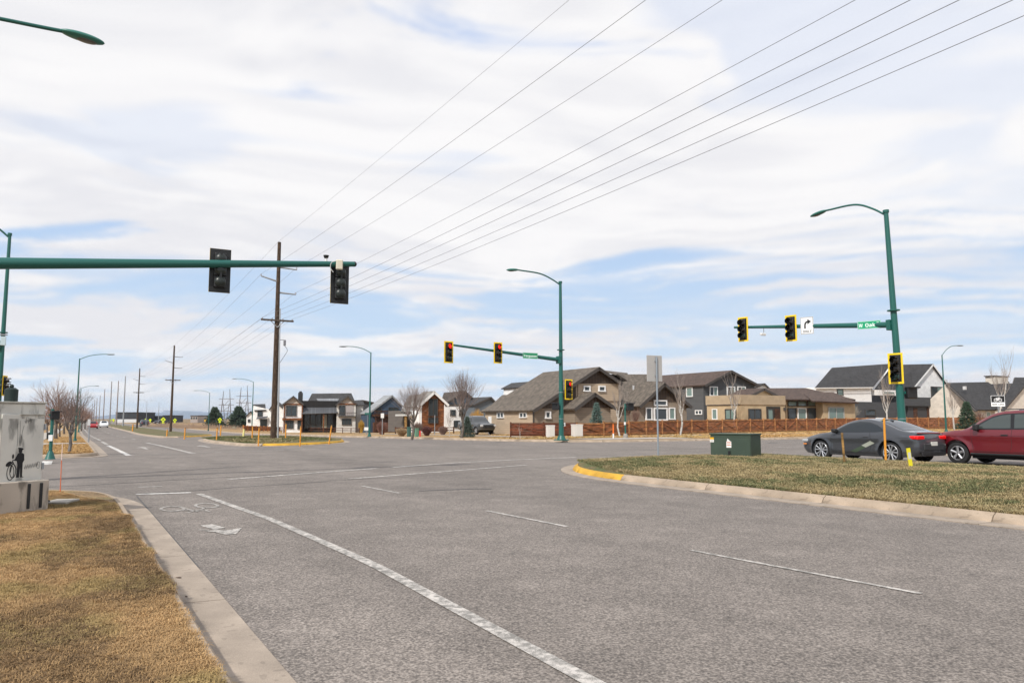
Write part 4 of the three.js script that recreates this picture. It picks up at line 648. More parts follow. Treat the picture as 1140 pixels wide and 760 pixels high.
{ // grey coupe
  const paintG = M(.048, .052, .060, { phys: true, metalness: .3, roughness: .42, clearcoat: 1, clearcoatRoughness: .05 });
  const c = car('grey_coupe', 'dark grey two-door coupe waiting behind the right island', carAt(18.75, 23.6), CARTURN, {
    L: 4.18, WD: 1.83, wx: [.87, 3.375], wr: .335, sill: .20, belt: .86, nose: .17, tail: .13, tumble: .50, rim: .74, dual: true, flare: .03, paint: paintG, crown: .10,
    up: [[.10, .24], [.02, .36], [.0, .50], [.05, .62], [.2, .72], [.55, .82], [.95, .895], [1.2, .935], [1.45, 1.07], [1.72, 1.215], [2.0, 1.31], [2.3, 1.35], [2.6, 1.335], [2.95, 1.255], [3.3, 1.13], [3.6, 1.02], [3.85, .965], [4.05, .935], [4.10, .86], [4.15, .70], [4.18, .52], [4.16, .36], [4.06, .24]]
  });
  c.panel('side_window', [[1.38, .925], [1.62, 1.085], [1.9, 1.215], [2.25, 1.275], [2.6, 1.26], [2.9, 1.17], [3.1, 1.07], [3.16, .98], [2.9, .955], [2.2, .935]], glassDark, .006);
  c.panel('side_window', [[1.38, .925], [1.62, 1.085], [1.9, 1.215], [2.25, 1.275], [2.6, 1.26], [2.9, 1.17], [3.1, 1.07], [3.16, .98], [2.9, .955], [2.2, .935]], glassDark, .006, c.t, -1);
  const ix = (x) => c.top.findIndex((q, i) => i > 8 && q[0] >= x && q[1] > .8);
  c.strip('windscreen', ix(1.24), ix(1.86), glassDark, .12, .008); c.strip('rear_window', ix(2.8), ix(3.66), glassDark, .16, .008);
  c.seam('door_seam', [[1.36, .92], [1.30, .7], [1.32, .34], [1.5, .27], [2.5, .27], [2.72, .4], [2.78, .7], [2.70, .94]], .005, seamM, .001); c.seam('waist_crease', [[.6, .72], [1.4, .735], [2.4, .745], [3.4, .76], [3.95, .80]], .006, paintG, .002);
  c.panel('door_patch', [[2.02, .34], [2.42, .52], [2.56, .46], [2.20, .29]], M(.05, .075, .045, { roughness: .5 }), .006); c.panel('door_patch', [[2.42, .53], [2.74, .68], [2.88, .61], [2.57, .47]], M(.34, .36, .30, { roughness: .5 }), .006);  // two diagonal patches laid on the door, one dark green, one pale
  c.seam('sill_line', [[1.3, .30], [2.9, .31]], .008, rubber, .0);
  new MB().rbox(2.58, .80, c.wf(2.58, .8) + .012, .2, .035, .03, .012).build('door_handle', paintG, c.t);
  for (const s of [1, -1]) new MB().rbox(1.5, .98, s * (c.wf(1.5, .98) + .13), .16, .13, .2, .05).box(1.5, .93, s * (c.wf(1.5, .93) + .02), .06, .05, .12).build('mirror', s > 0 ? rubber : paintG, c.t);
  const tl = new THREE.MeshStandardMaterial({ color: 0xd81412, emissive: 0xff2020, emissiveIntensity: .16, roughness: .25 });
  for (const s of [1, -1]) { const m = new MB(); m.rbox(4.135, .80, s * .56, .10, .115, .36, .03).rbox(4.0, .805, s * .755, .30, .11, .12, .04); m.build('tail_lamp', tl, c.t); }
  new MB().rbox(4.12, .935, 0, .07, .02, 1.24, .006).build('spoiler_lip', M(.30, .02, .025, { roughness: .3 }), c.t);
  const bp = new MB().rbox(4.215, .52, 0, .05, .19, 1.0, .02).build('bumper_recess', M(.035, .037, .04, { roughness: .5 }), c.t); new MB().rbox(4.232, .615, 0, .03, .12, .31, .006).build('licence_plate', M(.62, .62, .56, { roughness: .5 }), bp);
  new MB().rbox(4.20, .31, 0, .06, .11, 1.2, .02).build('diffuser', rubber, c.t); for (const z of [.45, -.45]) new MB().tube(V(4.1, .29, z), V(4.215, .29, z), .045, .045, 12).build('exhaust', steel, c.t);
  const fr = new MB().rbox(-.05, .43, 0, .05, .16, .9, .02).build('grille', rubber, c.t);
  for (const s of [1, -1]) new MB().rbox(.16, .63, s * .66, .26, .10, .26, .04).build('headlamp', M(.4, .42, .44, { roughness: .15 }), c.t);
  new MB().rbox(.20, .52, .83, .12, .04, .05, .012).build('side_marker', M(.7, .22, .02, { roughness: .3 }), c.t);
  new MB().rbox(2.9, 1.31, .02, .14, .05, .06, .02).build('antenna_fin', paintG, c.t);
  c.t.scale.setScalar(1.04);
}
{ // dark red estate car
  const red = M(.16, .008, .016, { phys: true, metalness: .25, roughness: .35, clearcoat: 1, clearcoatRoughness: .05 });
  const c = car('red_crossover', 'dark red crossover at the right edge behind the coupe', carAt(15.02, 25.25), CARTURN, {
    L: 4.6, WD: 1.80, wx: [.93, 3.57], wr: .345, sill: .30, belt: 1.0, nose: .16, tail: .08, tumble: .34, rim: .64, flare: .03, gap: .075, paint: red, crown: .08,
    up: [[.12, .30], [.03, .42], [.0, .60], [.03, .78], [.14, .90], [.4, .98], [.8, 1.045], [1.15, 1.09], [1.4, 1.22], [1.7, 1.42], [1.98, 1.57], [2.3, 1.645], [2.8, 1.675], [3.4, 1.665], [3.95, 1.61], [4.25, 1.52], [4.42, 1.25], [4.52, 1.05], [4.56, .8], [4.6, .55], [4.5, .34]]
  });
  const gl = M(.045, .058, .055, { phys: true, roughness: .04, clearcoat: 1 });
  const w1 = [[1.52, 1.12], [1.72, 1.275], [1.98, 1.44], [2.28, 1.53], [2.52, 1.55], [2.56, 1.14]], w2 = [[2.66, 1.14], [2.63, 1.555], [3.1, 1.565], [3.5, 1.545], [3.52, 1.16]], w3 = [[3.62, 1.18], [3.6, 1.54], [3.95, 1.5], [4.18, 1.22]], tri = [[1.36, 1.10], [1.48, 1.10], [1.48, 1.2]];
  for (const s of [1, -1]) { c.panel('pillar_trim', [[1.34, 1.09], [1.72, 1.335], [2.0, 1.49], [2.3, 1.57], [2.9, 1.60], [3.6, 1.58], [4.0, 1.53], [4.26, 1.2], [3.5, 1.12], [2.4, 1.095]], M(.012, .012, .013, { roughness: .3 }), .004, c.t, s); c.panel('door_window', w1, gl, .008, c.t, s); c.panel('door_window', w2, gl, .008, c.t, s); c.panel('quarter_window', w3, gl, .008, c.t, s); c.panel('quarter_window', tri, glassDark, .008, c.t, s); }
  const ix = (x) => c.top.findIndex((q, i) => i > 8 && q[0] >= x && q[1] > .8);
  c.strip('windscreen', ix(1.2), ix(2.0), gl, .10, .008);
  c.seam('door_seam', [[1.40, 1.08], [1.42, .7], [1.46, .42], [2.5, .42], [2.58, .6], [2.6, 1.12]], .005, seamM, .001); c.seam('door_seam', [[2.6, .42], [3.15, .44], [3.42, .8], [3.55, 1.14]], .005, seamM, .001);
  c.seam('waist_crease', [[.5, .86], [1.4, .90], [2.6, .91], [4.2, .93]], .007, red, .002); c.seam('sill_cladding', [[1.36, .345], [3.1, .345]], .05, rubber, -.02);
  new MB().rbox(2.4, .93, c.wf(2.4, .93) + .015, .2, .04, .035, .014).build('door_handle', rubber, c.t); new MB().rbox(3.35, .95, c.wf(3.35, .95) + .015, .2, .04, .035, .014).build('door_handle', rubber, c.t);
  for (const s of [1, -1]) new MB().rbox(1.62, 1.16, s * (c.wf(1.62, 1.1) + .13), .15, .20, .19, .05).box(1.6, 1.08, s * (c.wf(1.6, 1.08) + .03), .06, .06, .12).build('mirror', rubber, c.t);
  for (const s of [1, -1]) { const h = new MB().rbox(.12, .83, s * .64, .22, .15, .22, .05).build('headlamp', M(.55, .56, .58, { roughness: .12 }), c.t); new MB().rbox(.24, .84, s * .725, .22, .11, .13, .04).build('side_marker', M(.72, .22, .03, { roughness: .3 }), h); }
  new MB().rbox(-.05, .70, 0, .06, .2, .9, .02).build('grille', rubber, c.t); new MB().rbox(.03, .45, 0, .08, .12, 1.2, .03).build('lower_grille', rubber, c.t);
  for (const s of [1, -1]) new MB().rbox(3.0, 1.71, s * .52, 1.7, .03, .04, .012).rbox(2.2, 1.685, s * .52, .1, .06, .05, .01).rbox(3.8, 1.675, s * .52, .1, .07, .05, .01).build('roof_rail', M(.06, .06, .065, { roughness: .4 }), c.t);
  for (const s of [1, -1]) new MB().rbox(4.5, 1.0, s * .68, .12, .28, .2, .04).build('tail_lamp', M(.4, .02, .02, { roughness: .3 }), c.t);
}
{ // pickup beside the garage, and the far traffic
  const grey = M(.06, .065, .07, { phys: true, metalness: .3, roughness: .4, clearcoat: 1 });
  const b = ground(541.5, 484.9), k = 1.0;
  const c = car('pickup_truck', 'dark grey pickup truck parked beside the tan garage', b.clone().addScaledVector(ACROSS, 2.0).addScaledVector(ALONG, 3.4), CARTURN + Math.PI, { low: true, L: 5.2, WD: 1.9, wx: [.95, 4.1], wr: .39, sill: .42, belt: 1.1, nose: .1, tail: .04, tumble: .3, rim: .6, paint: grey, up: [[.08, .45], [0, .7], [.06, 1.0], [.4, 1.1], [1.35, 1.18], [1.75, 1.6], [2.1, 1.82], [2.9, 1.84], [3.2, 1.78], [3.35, 1.3], [3.5, 1.22], [5.1, 1.2], [5.18, 1.1], [5.2, .6], [5.1, .45]] });
  c.panel('side_window', [[1.8, 1.25], [2.1, 1.66], [2.95, 1.7], [3.1, 1.28]], glassDark, .012); c.panel('side_window', [[1.8, 1.25], [2.1, 1.66], [2.95, 1.7], [3.1, 1.28]], glassDark, .012, c.t, -1);
  new MB().rbox(-.02, .8, 0, .08, .3, 1.2, .03).build('grille', rubber, c.t); for (const s of [1, -1]) new MB().rbox(.04, .88, s * .72, .14, .2, .3, .04).build('headlamp', M(.5, .5, .5, { roughness: .2 }), c.t);
  c.t.scale.setScalar(.86);
  const far = (name, label, px, py, turn, pt, sc = 1) => { const q = ground(px, py, .01), e = car(name, label, q, turn, { low: true, L: 4.5, WD: 1.8, wx: [.9, 3.55], wr: .33, sill: .25, belt: .9, nose: .14, tail: .1, tumble: .35, rim: .65, paint: pt, up: [[.1, .26], [0, .5], [.08, .72], [.7, .86], [1.2, .94], [1.7, 1.36], [2.2, 1.48], [3.2, 1.46], [3.8, 1.2], [4.3, 1.05], [4.45, .8], [4.5, .45], [4.4, .28]] });
    const sw = [[1.4, .95], [1.8, 1.3], [2.3, 1.4], [3.1, 1.38], [3.6, 1.0]]; e.panel('side_window', sw, glassDark, .012); e.panel('side_window', sw, glassDark, .012, e.t, -1); const N = e.top.length; e.strip('windscreen', Math.round(N * .30), Math.round(N * .44), glassDark, .15, .01); e.strip('rear_window', Math.round(N * .66), Math.round(N * .74), glassDark, .15, .01); for (const s of [1, -1]) { new MB().rbox(.06, .66, s * .62, .1, .12, .3, .03).build('headlamp', white, e.t); new MB().rbox(4.42, .8, s * .62, .1, .14, .3, .03).build('tail_lamp', M(.5, .02, .02), e.t); } e.t.scale.setScalar(sc); };
  far('white_car', 'small white car driving far up the left road', 115.5, 475.8, CARTURN + Math.PI, M(.72, .73, .75, { roughness: .35 }));
  far('red_car', 'small red car driving away far up the left road', 103.3, 477.2, CARTURN + Math.PI, M(.34, .02, .025, { roughness: .35 }), 1);
  far('dark_car', 'small dark car beyond the far median', 159.4, 474.3, CARTURN, M(.03, .035, .045, { roughness: .35 }), 1.2);
  far('black_car', 'tiny black car beside the distant buildings', 170.5, 472.4, YAW, M(.025, .025, .03, { roughness: .35 }), 1.5);
}

/* ---------------------------------------------------------------- houses */
const shBrown = M(.23, .195, .160, { map: T.shingle }), shDark = M(.085, .085, .09, { map: T.shingle }), shRed = M(.155, .105, .085, { map: T.shingle }), shChar = M(.07, .07, .075, { map: T.shingle }), metalRoof = M(.46, .48, .49, { roughness: .45, metalness: .2, map: T.batten });
const tanSid = M(.60, .47, .34, { map: T.siding }), brnSid = M(.36, .29, .22, { map: T.siding }), dkBat = M(.105, .075, .055, { map: T.batten }), greySid = M(.125, .128, .132, { map: T.siding }), ochre = M(.62, .47, .29, { map: T.stucco }), ochre2 = M(.54, .42, .28, { map: T.stucco }), whiteSid = M(1.18, 1.18, 1.17, { map: T.siding }), whiteW = M(1.08, 1.07, 1.05, { map: T.stucco }), charSid = M(.085, .09, .10, { map: T.siding }), beige = M(.86, .78, .68, { map: T.stucco }), blueSid = M(.065, .105, .165, { map: T.siding }), cedar = M(.33, .135, .05, { map: T.wood }), cedarDk = M(.13, .055, .026, { map: T.wood }), trimD = M(.06, .052, .047, { roughness: .7 }), trimW = M(.80, .80, .79, { roughness: .6 }), paneM = M(.045, .055, .06, { phys: true, roughness: .05 }), paneG = M(.17, .24, .22, { phys: true, roughness: .08 });
const lot = (px, py, k) => { const p = ground(px, py); p.x *= k; p.z *= k; p.y = G(...toUV(p.x, p.z)) + VG; return p; };
function house(name, label, base, turn = YAW) { // local x runs along the front, -z into the lot
  const t = thing(name, label, 'house', base, turn), c = Math.cos(turn), s = Math.sin(turn);
  // q: the point of the wall d metres behind the front that a sight line meets, in the house's own metres
  const q = (px, py, d = 0) => { const r = ray(px, py), n = V(s, 0, c), o = V(0, EYE, 0), p0 = base.clone().addScaledVector(n, -d), k = p0.clone().sub(o).dot(n) / r.dot(n), w = o.addScaledVector(r, k).sub(base); return V(w.x * c - w.z * s, w.y, w.x * s + w.z * c); };
  // the point of the side wall x = xs that a sight line meets
  const qs = (px, py, xs) => { const r = ray(px, py), n = V(c, 0, -s), o = V(0, EYE, 0), p0 = base.clone().addScaledVector(n, xs), k = p0.clone().sub(o).dot(n) / r.dot(n), w = o.addScaledVector(r, k).sub(base); return V(w.x * c - w.z * s, w.y, w.x * s + w.z * c); };
  const h = { t, q, qs, base };
  h.box = (nm, mat, x0, x1, y0, y1, z0, z1, parent = t) => new MB().box((x0 + x1) / 2, (y0 + y1) / 2, (z0 + z1) / 2, Math.abs(x1 - x0), Math.abs(y1 - y0), Math.abs(z1 - z0)).build(nm, mat, parent);
  h.wall = (mat, pts, z0, z1, nm = 'wall', parent = t) => new MB().prism(pts, Math.min(z0, z1), Math.max(z0, z1)).build(nm, mat, parent);
  // a gable whose ridge runs into the lot: eave corners and peak given in the front plane
  h.gable = (o) => {
    const { L, K: Kp, R, d = 0, back, mat, roof, trim = trimD, over = .4, y0 = 0, gmat, split } = o; const l = q(L[0], L[1], d), k = q(Kp[0], Kp[1], d), r = q(R[0], R[1], d), ex = o.ex ?? .35, th = .16;
    const z = -d; const wl = l.x + ex, wr = r.x - ex, yl = l.y + (k.y - l.y) * ex / Math.max(.1, k.x - l.x) - th, yr = r.y + (k.y - r.y) * ex / Math.max(.1, r.x - k.x) - th;
    h.wall(mat, [[wl, y0], [wr, y0], [wr, yr], [k.x, k.y - th], [wl, yl]], z - back, z, 'wall');
    if (gmat) { const ys = split ? q(Kp[0], split, d).y : Math.min(yl, yr) + .05; const f = (y, a, b) => a + (b - a) * (y - (a === wl ? yl : yr)) / ((k.y - th) - (a === wl ? yl : yr)); const xl = ys > yl ? f(ys, wl, k.x) : wl, xr = ys > yr ? f(ys, wr, k.x) : wr; h.wall(gmat, [[xl, Math.max(ys, 0)], [xr, Math.max(ys, 0)], ...(ys < yr ? [[wr, yr]] : []), [k.x, k.y - th], ...(ys < yl ? [[wl, yl]] : [])], z, z + .04, 'gable_cladding'); }
    const zf = z + over, zb = z - back - (o.overB ?? .3);
    for (const e of [l, r]) { const rf = new MB().slab(V(e.x, e.y, zf), V(k.x, k.y, zf), V(k.x, k.y, zb), V(e.x, e.y, zb), th).build('roof', roof, t);
      const a = V(e.x, e.y, zf + .03), b = V(k.x, k.y, zf + .03), m = new MB(); m.slab(a, b, b.clone().add(V(0, 0, -.06)), a.clone().add(V(0, 0, -.06)), th * 1.7); m.build('fascia', trim, rf); }
    return { l, k, r, z, wl, wr };
  };
  // a roof plate from four sight lines, each with its depth
  h.plate = (mat, pts, th = .16, nm = 'roof') => { const m = pts.map(([x, y, d]) => q(x, y, d)); return new MB().slab(m[0], m[1], m[2], m[3], th).build(nm, mat, t); };
  h.win = (x0, y0, x1, y1, d = 0, o = {}) => { // a window in the front plane
    const a = q(x0, y0, d), b = q(x1, y1, d), z = -d; return h.winL(a.x, b.x, b.y, a.y, z, o); };
  h.winL = (x0, x1, y0, y1, z, o = {}) => {
    const f = o.fr || .07, fm = o.frame || trimW, m = new MB(), cx = (x0 + x1) / 2, cy = (y0 + y1) / 2, w = x1 - x0, hh = y1 - y0;
    m.box(cx, y1 - f / 2, z + .04, w, f, .12).box(cx, y0 + f / 2, z + .05, w + .04, f, .14).box(x0 + f / 2, cy, z + .04, f, hh - 2 * f, .12).box(x1 - f / 2, cy, z + .04, f, hh - 2 * f, .12);
    for (let k = 1; k < (o.n || 1); k++) m.box(x0 + w * k / o.n, cy, z + .035, f * .8, hh - 2 * f, .10);
    const g = m.build('window', fm, t); for (let k = 0; k < (o.n || 1); k++) { const a = x0 + w * k / (o.n || 1), b = x0 + w * (k + 1) / (o.n || 1); new MB().box((a + b) / 2, cy, z + .02, (b - a) - f * .9, hh - f * 1.2, .03).build('pane', o.pane || (k % 2 && o.alt) || paneM, g); } return g; };
  h.winS = (px0, py0, px1, py1, xs, o = {}) => { // a window in the side wall x = xs that faces left
    const a = qs(px0, py0, xs), b = qs(px1, py1, xs), z0 = Math.min(a.z, b.z), z1 = Math.max(a.z, b.z), y1 = a.y, y0 = b.y, f = o.fr || .07, m = new MB(), cz = (z0 + z1) / 2, cy = (y0 + y1) / 2, x = xs - .04;
    m.box(x, y1 - f / 2, cz, .12, f, z1 - z0).box(x, y0 + f / 2, cz, .14, f, z1 - z0).box(x, cy, z0 + f / 2, .12, y1 - y0 - 2 * f, f).box(x, cy, z1 - f / 2, .12, y1 - y0 - 2 * f, f); if (o.n === 2) m.box(x, cy, cz, .1, y1 - y0 - 2 * f, f);
    const g = m.build(o.name || 'window', o.frame || trimW, t); new MB().box(x + .02, cy, cz, .03, y1 - y0 - f, z1 - z0 - f).build('pane', o.pane || paneM, g); return g; };
  return h;
}
{ // brown craftsman house with several gables
  const h = house('brown_house', 'brown many-gabled house with shingled roof behind the fence', lot(594, 486.2, 1.12));
  const q = h.q, a = h.gable({ L: [589.5, 456.5], K: [664, 408.5], R: [690, 426.5], d: 0, back: 8.3, mat: tanSid, gmat: dkBat, split: 428, roof: shBrown, over: .45, ex: .3 });
  const x0 = a.wl;
  // left wing walls read as the long side of the main gable; door and windows in it
  h.winS(547.5, 463.5, 544.6, 483.5, x0, { name: 'side_door', frame: trimW, pane: M(.7, .7, .68), fr: .2 });
  h.winS(561.5, 458.8, 554, 465.2, x0, { n: 2 }); h.winS(587, 459, 579, 465, x0, { n: 2 });
  // left lower gable face in darker cladding
  const cl = q(594.5, 454.5), cr = q(640, 452); h.wall(brnSid, [[a.wl + .01, 0], [q(641, 480).x, 0], [q(641, 480).x, q(620, 454).y], [a.wl + .01, q(594, 455).y]], 0, .05, 'lower_cladding');
  h.wall(dkBat, [[a.wl + .35, q(600, 454.5).y], [q(641, 450).x, q(641, 454.5).y], [q(641, 450).x, q(641, 430).y], [q(630, 433.5).x, q(630, 433.5).y]], .01, .06, 'gable_cladding');
  h.win(606.5, 457.5, 613, 466, -.07, { fr: .12 });
  h.box('corner_trim', trimD, a.wl - .02, a.wl + .1, 0, q(594, 456).y, .03, .09);
  // upper storey band with two small windows
  h.wall(tanSid, [[q(643, 440, 0).x, q(660, 446).y], [q(688, 440).x, q(660, 446).y], [q(688, 440).x, q(688, 427).y], [q(643, 440).x, q(643, 427).y]], .03, .09, 'upper_band');
  h.win(649.3, 429.2, 657, 436, -.1, { fr: .11 }); h.win(666, 429.2, 673.8, 436, -.1, { fr: .11 });
  // small front gable
  const b = h.gable({ L: [636, 455], K: [659.5, 437], R: [683.5, 453.5], d: -1.6, back: 2.4, mat: brnSid, gmat: dkBat, roof: shBrown, over: .4, ex: .35 });
  h.plate(shBrown, [[629, 455, .1], [641.5, 455, -.2], [652, 433, 2.0], [631, 436, 2.0]]);
  // right wing: broad roof running along the front, window wall under a gable
  h.plate(shBrown, [[676, 453, 0], [752, 452, 0], [726, 416.5, 6], [672, 416.5, 6]]);
  h.wall(brnSid, [[q(683, 480, .4).x, 0], [q(765, 480, .4).x, 0], [q(765, 480, .4).x, q(765, 452.5, .4).y], [q(683, 480, .4).x, q(683, 453, .4).y]], -6, -.4);
  h.plate(shBrown, [[687, 416, 4], [674, 412.2, 8], [698.5, 415, 8], [705, 428, 5]]);
  const c = h.gable({ L: [708, 452], K: [736.5, 426], R: [767.5, 452.5], d: -.9, back: 6, mat: brnSid, gmat: dkBat, split: 447, roof: shBrown, over: .45, ex: .35 });
  h.win(727.8, 445.2, 742.3, 451.8, -.96, { fr: .1 }); h.win(718.5, 453.5, 726, 467.5, -.96, { fr: .1 }); h.win(727.6, 453.5, 743, 468, -.96, { fr: .12 }); h.win(744.3, 453.5, 751.5, 467, -.96, { fr: .1, pane: paneG });
  h.win(681, 457, 688.5, 468, .34, { fr: .1 });
  const v = q(705.5, 440, 2.2), v2 = q(705.5, 429, 2.2); new MB().tube(V(v.x, v.y - .4, v.z), V(v.x, v2.y, v.z), .1, .1, 10).build('flue', M(.6, .6, .6, { metalness: .5, roughness: .4 }), h.t);
  // far back ridge
  h.plate(shBrown, [[540, 457, 8.6], [559, 439.6, 14], [570, 439, 12], [590, 452, 6]], .16);
}
{ // grey two-storey house
  const h = house('grey_house', 'tall dark grey house with brown roof above the tan house', lot(784, 481.5, 1.22));
  const a = h.gable({ L: [781, 428.5], K: [811, 412.3], R: [842, 428.5], d: 0, back: 13, mat: greySid, roof: shRed, over: .6, ex: .3 });
  for (const x of [789.8, 809.2, 821]) h.win(x, 430, x + 9.2, 440.8, -.05, { n: 2, fr: .1, alt: paneG });
  h.winS(771.5, 430.8, 764.8, 441.8, a.wl, { fr: .1, pane: paneG }); h.winS(782, 456.3, 774.5, 461.5, a.wl, { fr: .1, n: 2 });
  h.box('gable_vent', trimD, h.q(809.5, 420).x, h.q(813, 420).x, h.q(811, 421.5).y, h.q(811, 418.5).y, 0, .05);
}
{ // slate roofed far house between grey and tan
  const h = house('slate_house', 'house with dark slate roof peeking behind the tan house', lot(850, 478, 1.4));
  h.gable({ L: [826, 436], K: [850.5, 426.5], R: [862, 438], d: 0, back: 10, mat: whiteW, roof: shDark, over: .3 });
}
{ // tan modern house
  const h = house('tan_house', 'tan flat-fronted modern house with wide windows behind fence', lot(826, 481.5, 1.12)), q = h.q;
  const x0 = q(826, 470).x, x1 = q(875.5, 470).x, yp = q(826, 439.3).y, yb = q(826, 450).y, zb = h.qs(787, 470, x0).z;
  h.wall(ochre, [[x0 + .08, 0], [x1, 0], [x1, yb], [x0 + .08, yb]], zb, -.08); h.wall(ochre2, [[x0, yb], [x1, yb], [x1, yp], [x0, yp]], zb - .1, .02, 'parapet'); h.box('trim_board', trimD, x0 - .03, x0 + .0, yb - .06, yb + .03, zb * .98, -.1);
  h.winS(799, 455, 793.5, 467, x0 + .08, { fr: .1, pane: paneG }); h.winS(820, 455, 808, 467, x0 + .08, { fr: .1, n: 2, pane: paneG, frame: trimD });
  h.win(833, 454.8, 847.5, 467, .08, { fr: .1, n: 2, frame: trimD }); h.box('porch_recess', M(.03, .026, .022), q(854, 460).x, q(869.5, 460).x, 0, q(860, 452.5).y, -.07, -.04); h.winL(q(855, 460).x, q(861, 460).x, .2, q(860, 455).y, -.05, { fr: .06, pane: paneG, frame: trimD }); h.box('porch_door', cedarDk, q(863, 460).x, q(868.5, 460).x, 0, q(860, 455).y, -.04, .0);
  h.box('wall_lamp', trimD, q(873, 456).x, q(875, 456).x, q(874, 457).y, q(874, 453.5).y, -.08, .08);
  // right part under the low brown roof
  const d = 1.2, xa = q(875.5, 470, d).x, xb = q(953, 470, d).x, ye = q(900, 444, d).y; h.wall(ochre, [[xa, 0], [xb, 0], [xb, ye], [xa, ye]], -9, -d);
  h.plate(shRed, [[871, 444.3, .3], [953, 444.5, .3], [897, 431.7, 5], [849, 432, 5]]); h.plate(shRed, [[905, 446, -.6], [957, 448, -.6], [928, 436.5, 3], [893, 436.8, 3]]);
  h.gable({ L: [831, 441], K: [849, 432], R: [875, 445.5], d: 2.2, back: 3, mat: M(.74, .57, .36, { map: T.stucco }), roof: shRed, over: .3, ex: .3 });
  for (let k = 0; k < 3; k++) { h.win(877 + k * 10.9, 446, 887 + k * 10.9, 452.3, d - .02, { fr: .08, frame: trimD, pane: paneG }); h.win(877 + k * 10.9, 454, 887 + k * 10.9, 468, d - .02, { fr: .09, frame: k === 1 ? trimW : trimD, pane: k === 1 ? paneG : paneM }); }
  h.wall(ochre, [[q(917, 470, .1).x, 0], [q(953, 470, .1).x, 0], [q(953, 470, .1).x, q(940, 447, .1).y], [q(917, 470, .1).x, q(940, 447, .1).y]], -2, -.1, 'wing_wall'); h.win(922, 453, 940, 467, .08, { n: 2, fr: .1, pane: paneG, frame: M(.4, .4, .38) });
}
{ // white and charcoal house
  const h = house('white_house', 'white house with charcoal roofs and flat dark extension', lot(990, 478, 1.30)), q = h.q;
  const xa = q(911, 470, 0).x, xb = q(972, 470, 0).x; h.wall(whiteSid, [[xa, 0], [xb, 0], [xb, q(960, 429.5).y], [xa, q(911, 431).y]], -9, 0);
  h.plate(shChar, [[907.5, 431.2, -.4], [972.5, 430.5, -.4], [993, 404.6, 5], [926.5, 409.2, 5]], .2); h.plate(trimW, [[907.5, 432.6, -.42], [972, 432, -.42], [972, 430.8, -.44], [907.5, 431.4, -.44]], .08, 'eave_board');
  h.box('ground_floor', charSid, q(946, 470).x, q(1003, 470).x, 0, q(980, 447.5).y, -3, .12); h.win(963, 455.5, 975, 462.5, -.13, { fr: .08, frame: trimD }); h.win(932, 433, 939, 440, -.02, { fr: .08, frame: trimD, pane: paneG });
  h.box('window_band', trimW, q(975, 440).x, q(1000, 440).x, q(985, 440).y, q(985, 434).y, -.6, -.1); h.win(984, 435.6, 996, 438.6, .08, { fr: .06, pane: paneG });
  const g = h.gable({ L: [1002, 447], K: [1037, 405], R: [1058, 433], d: 1.5, back: 9, mat: whiteW, roof: shChar, trim: trimW, over: .4, ex: .3 });
  h.plate(shChar, [[972, 432, .4], [1012, 437, .4], [1037, 405, 6], [992, 406, 6]], .2); h.plate(trimW, [[970.5, 433.5, .2], [993, 404.8, 4.8], [994.5, 405.5, 4.7], [973, 434, .1]], .1, 'rake_board');
  h.win(1036.5, 430, 1051, 443, 1.44, { n: 2, fr: .1, frame: trimD, alt: paneG });
  h.box('flat_extension', charSid, q(1009, 470, -1).x, q(1058, 470, -1).x, q(1030, 452, -1).y, q(1030, 442.2, -1).y, -1.5, 1); h.box('extension_wall', M(.05, .05, .055), q(1012, 470, -.6).x, q(1056, 470, -.6).x, 0, q(1030, 452.2, -.6).y, -1.5, .6);
  for (const x of [1018, 1033, 1041]) h.box('cedar_post', cedarDk, q(x, 460, -.7).x, q(x + 4, 460, -.7).x, 0, q(x, 454, -.7).y, .6, .7); h.win(1037, 455, 1054, 467, -.62, { n: 3, fr: .08, frame: trimD });
}
{ // beige house at the right
  const h = house('beige_house', 'beige stucco house with long charcoal roof at far right', lot(1090, 478, 1.28)), q = h.q;
  { const x = q(1091, 470, 1).x, x1 = q(1135, 470, 1).x, ye = q(1091, 456, 1).y, yr = q(1056, 427, 6).y, s = new MB(); const A = V(x, 0, -1), B = V(x, ye, -1), C = V(x, yr, -6), D = V(x, ye, -11), E2 = V(x, 0, -11); s.quad(A, B, C, D).quad(A, D, E2, A).quad(A, V(x1, 0, -1), V(x1, ye, -1), B); s.build('wall', beige, h.t); }
  h.plate(shChar, [[1088, 456, .2], [1127, 455.5, .2], [1124, 424.5, 6], [1055, 426, 6]], .2); h.plate(trimD, [[1086, 457.5, .15], [1089, 457.5, .1], [1056, 427, 5.9], [1053.5, 427.5, 5.95]], .14, 'rake_board');
  h.box('chimney', beige, q(1107, 424, 5).x, q(1123, 424, 5).x, q(1110, 434, 5).y, q(1110, 419, 5).y, -6.4, -5); h.box('chimney_cap', trimD, q(1106, 424, 5).x, q(1124, 424, 5).x, q(1110, 419, 5).y, q(1110, 418, 5).y, -6.5, -4.9);
  h.win(1098, 458.5, 1103, 464, .96, { fr: .08, pane: paneG }); const v = q(1074.5, 433, 3.4); h.box('roof_vent', M(.6, .6, .6), v.x - .2, v.x + .2, v.y - .1, v.y + .45, v.z - .2, v.z + .2);
  const g = h.gable({ L: [1116, 455], K: [1141, 426], R: [1175, 452], d: -.8, back: 8, mat: beige, roof: shChar, over: .4 }); h.plate(shChar, [[1123, 452, 1], [1180, 452, 1], [1180, 420, 6], [1130, 420, 6]], .2);
}
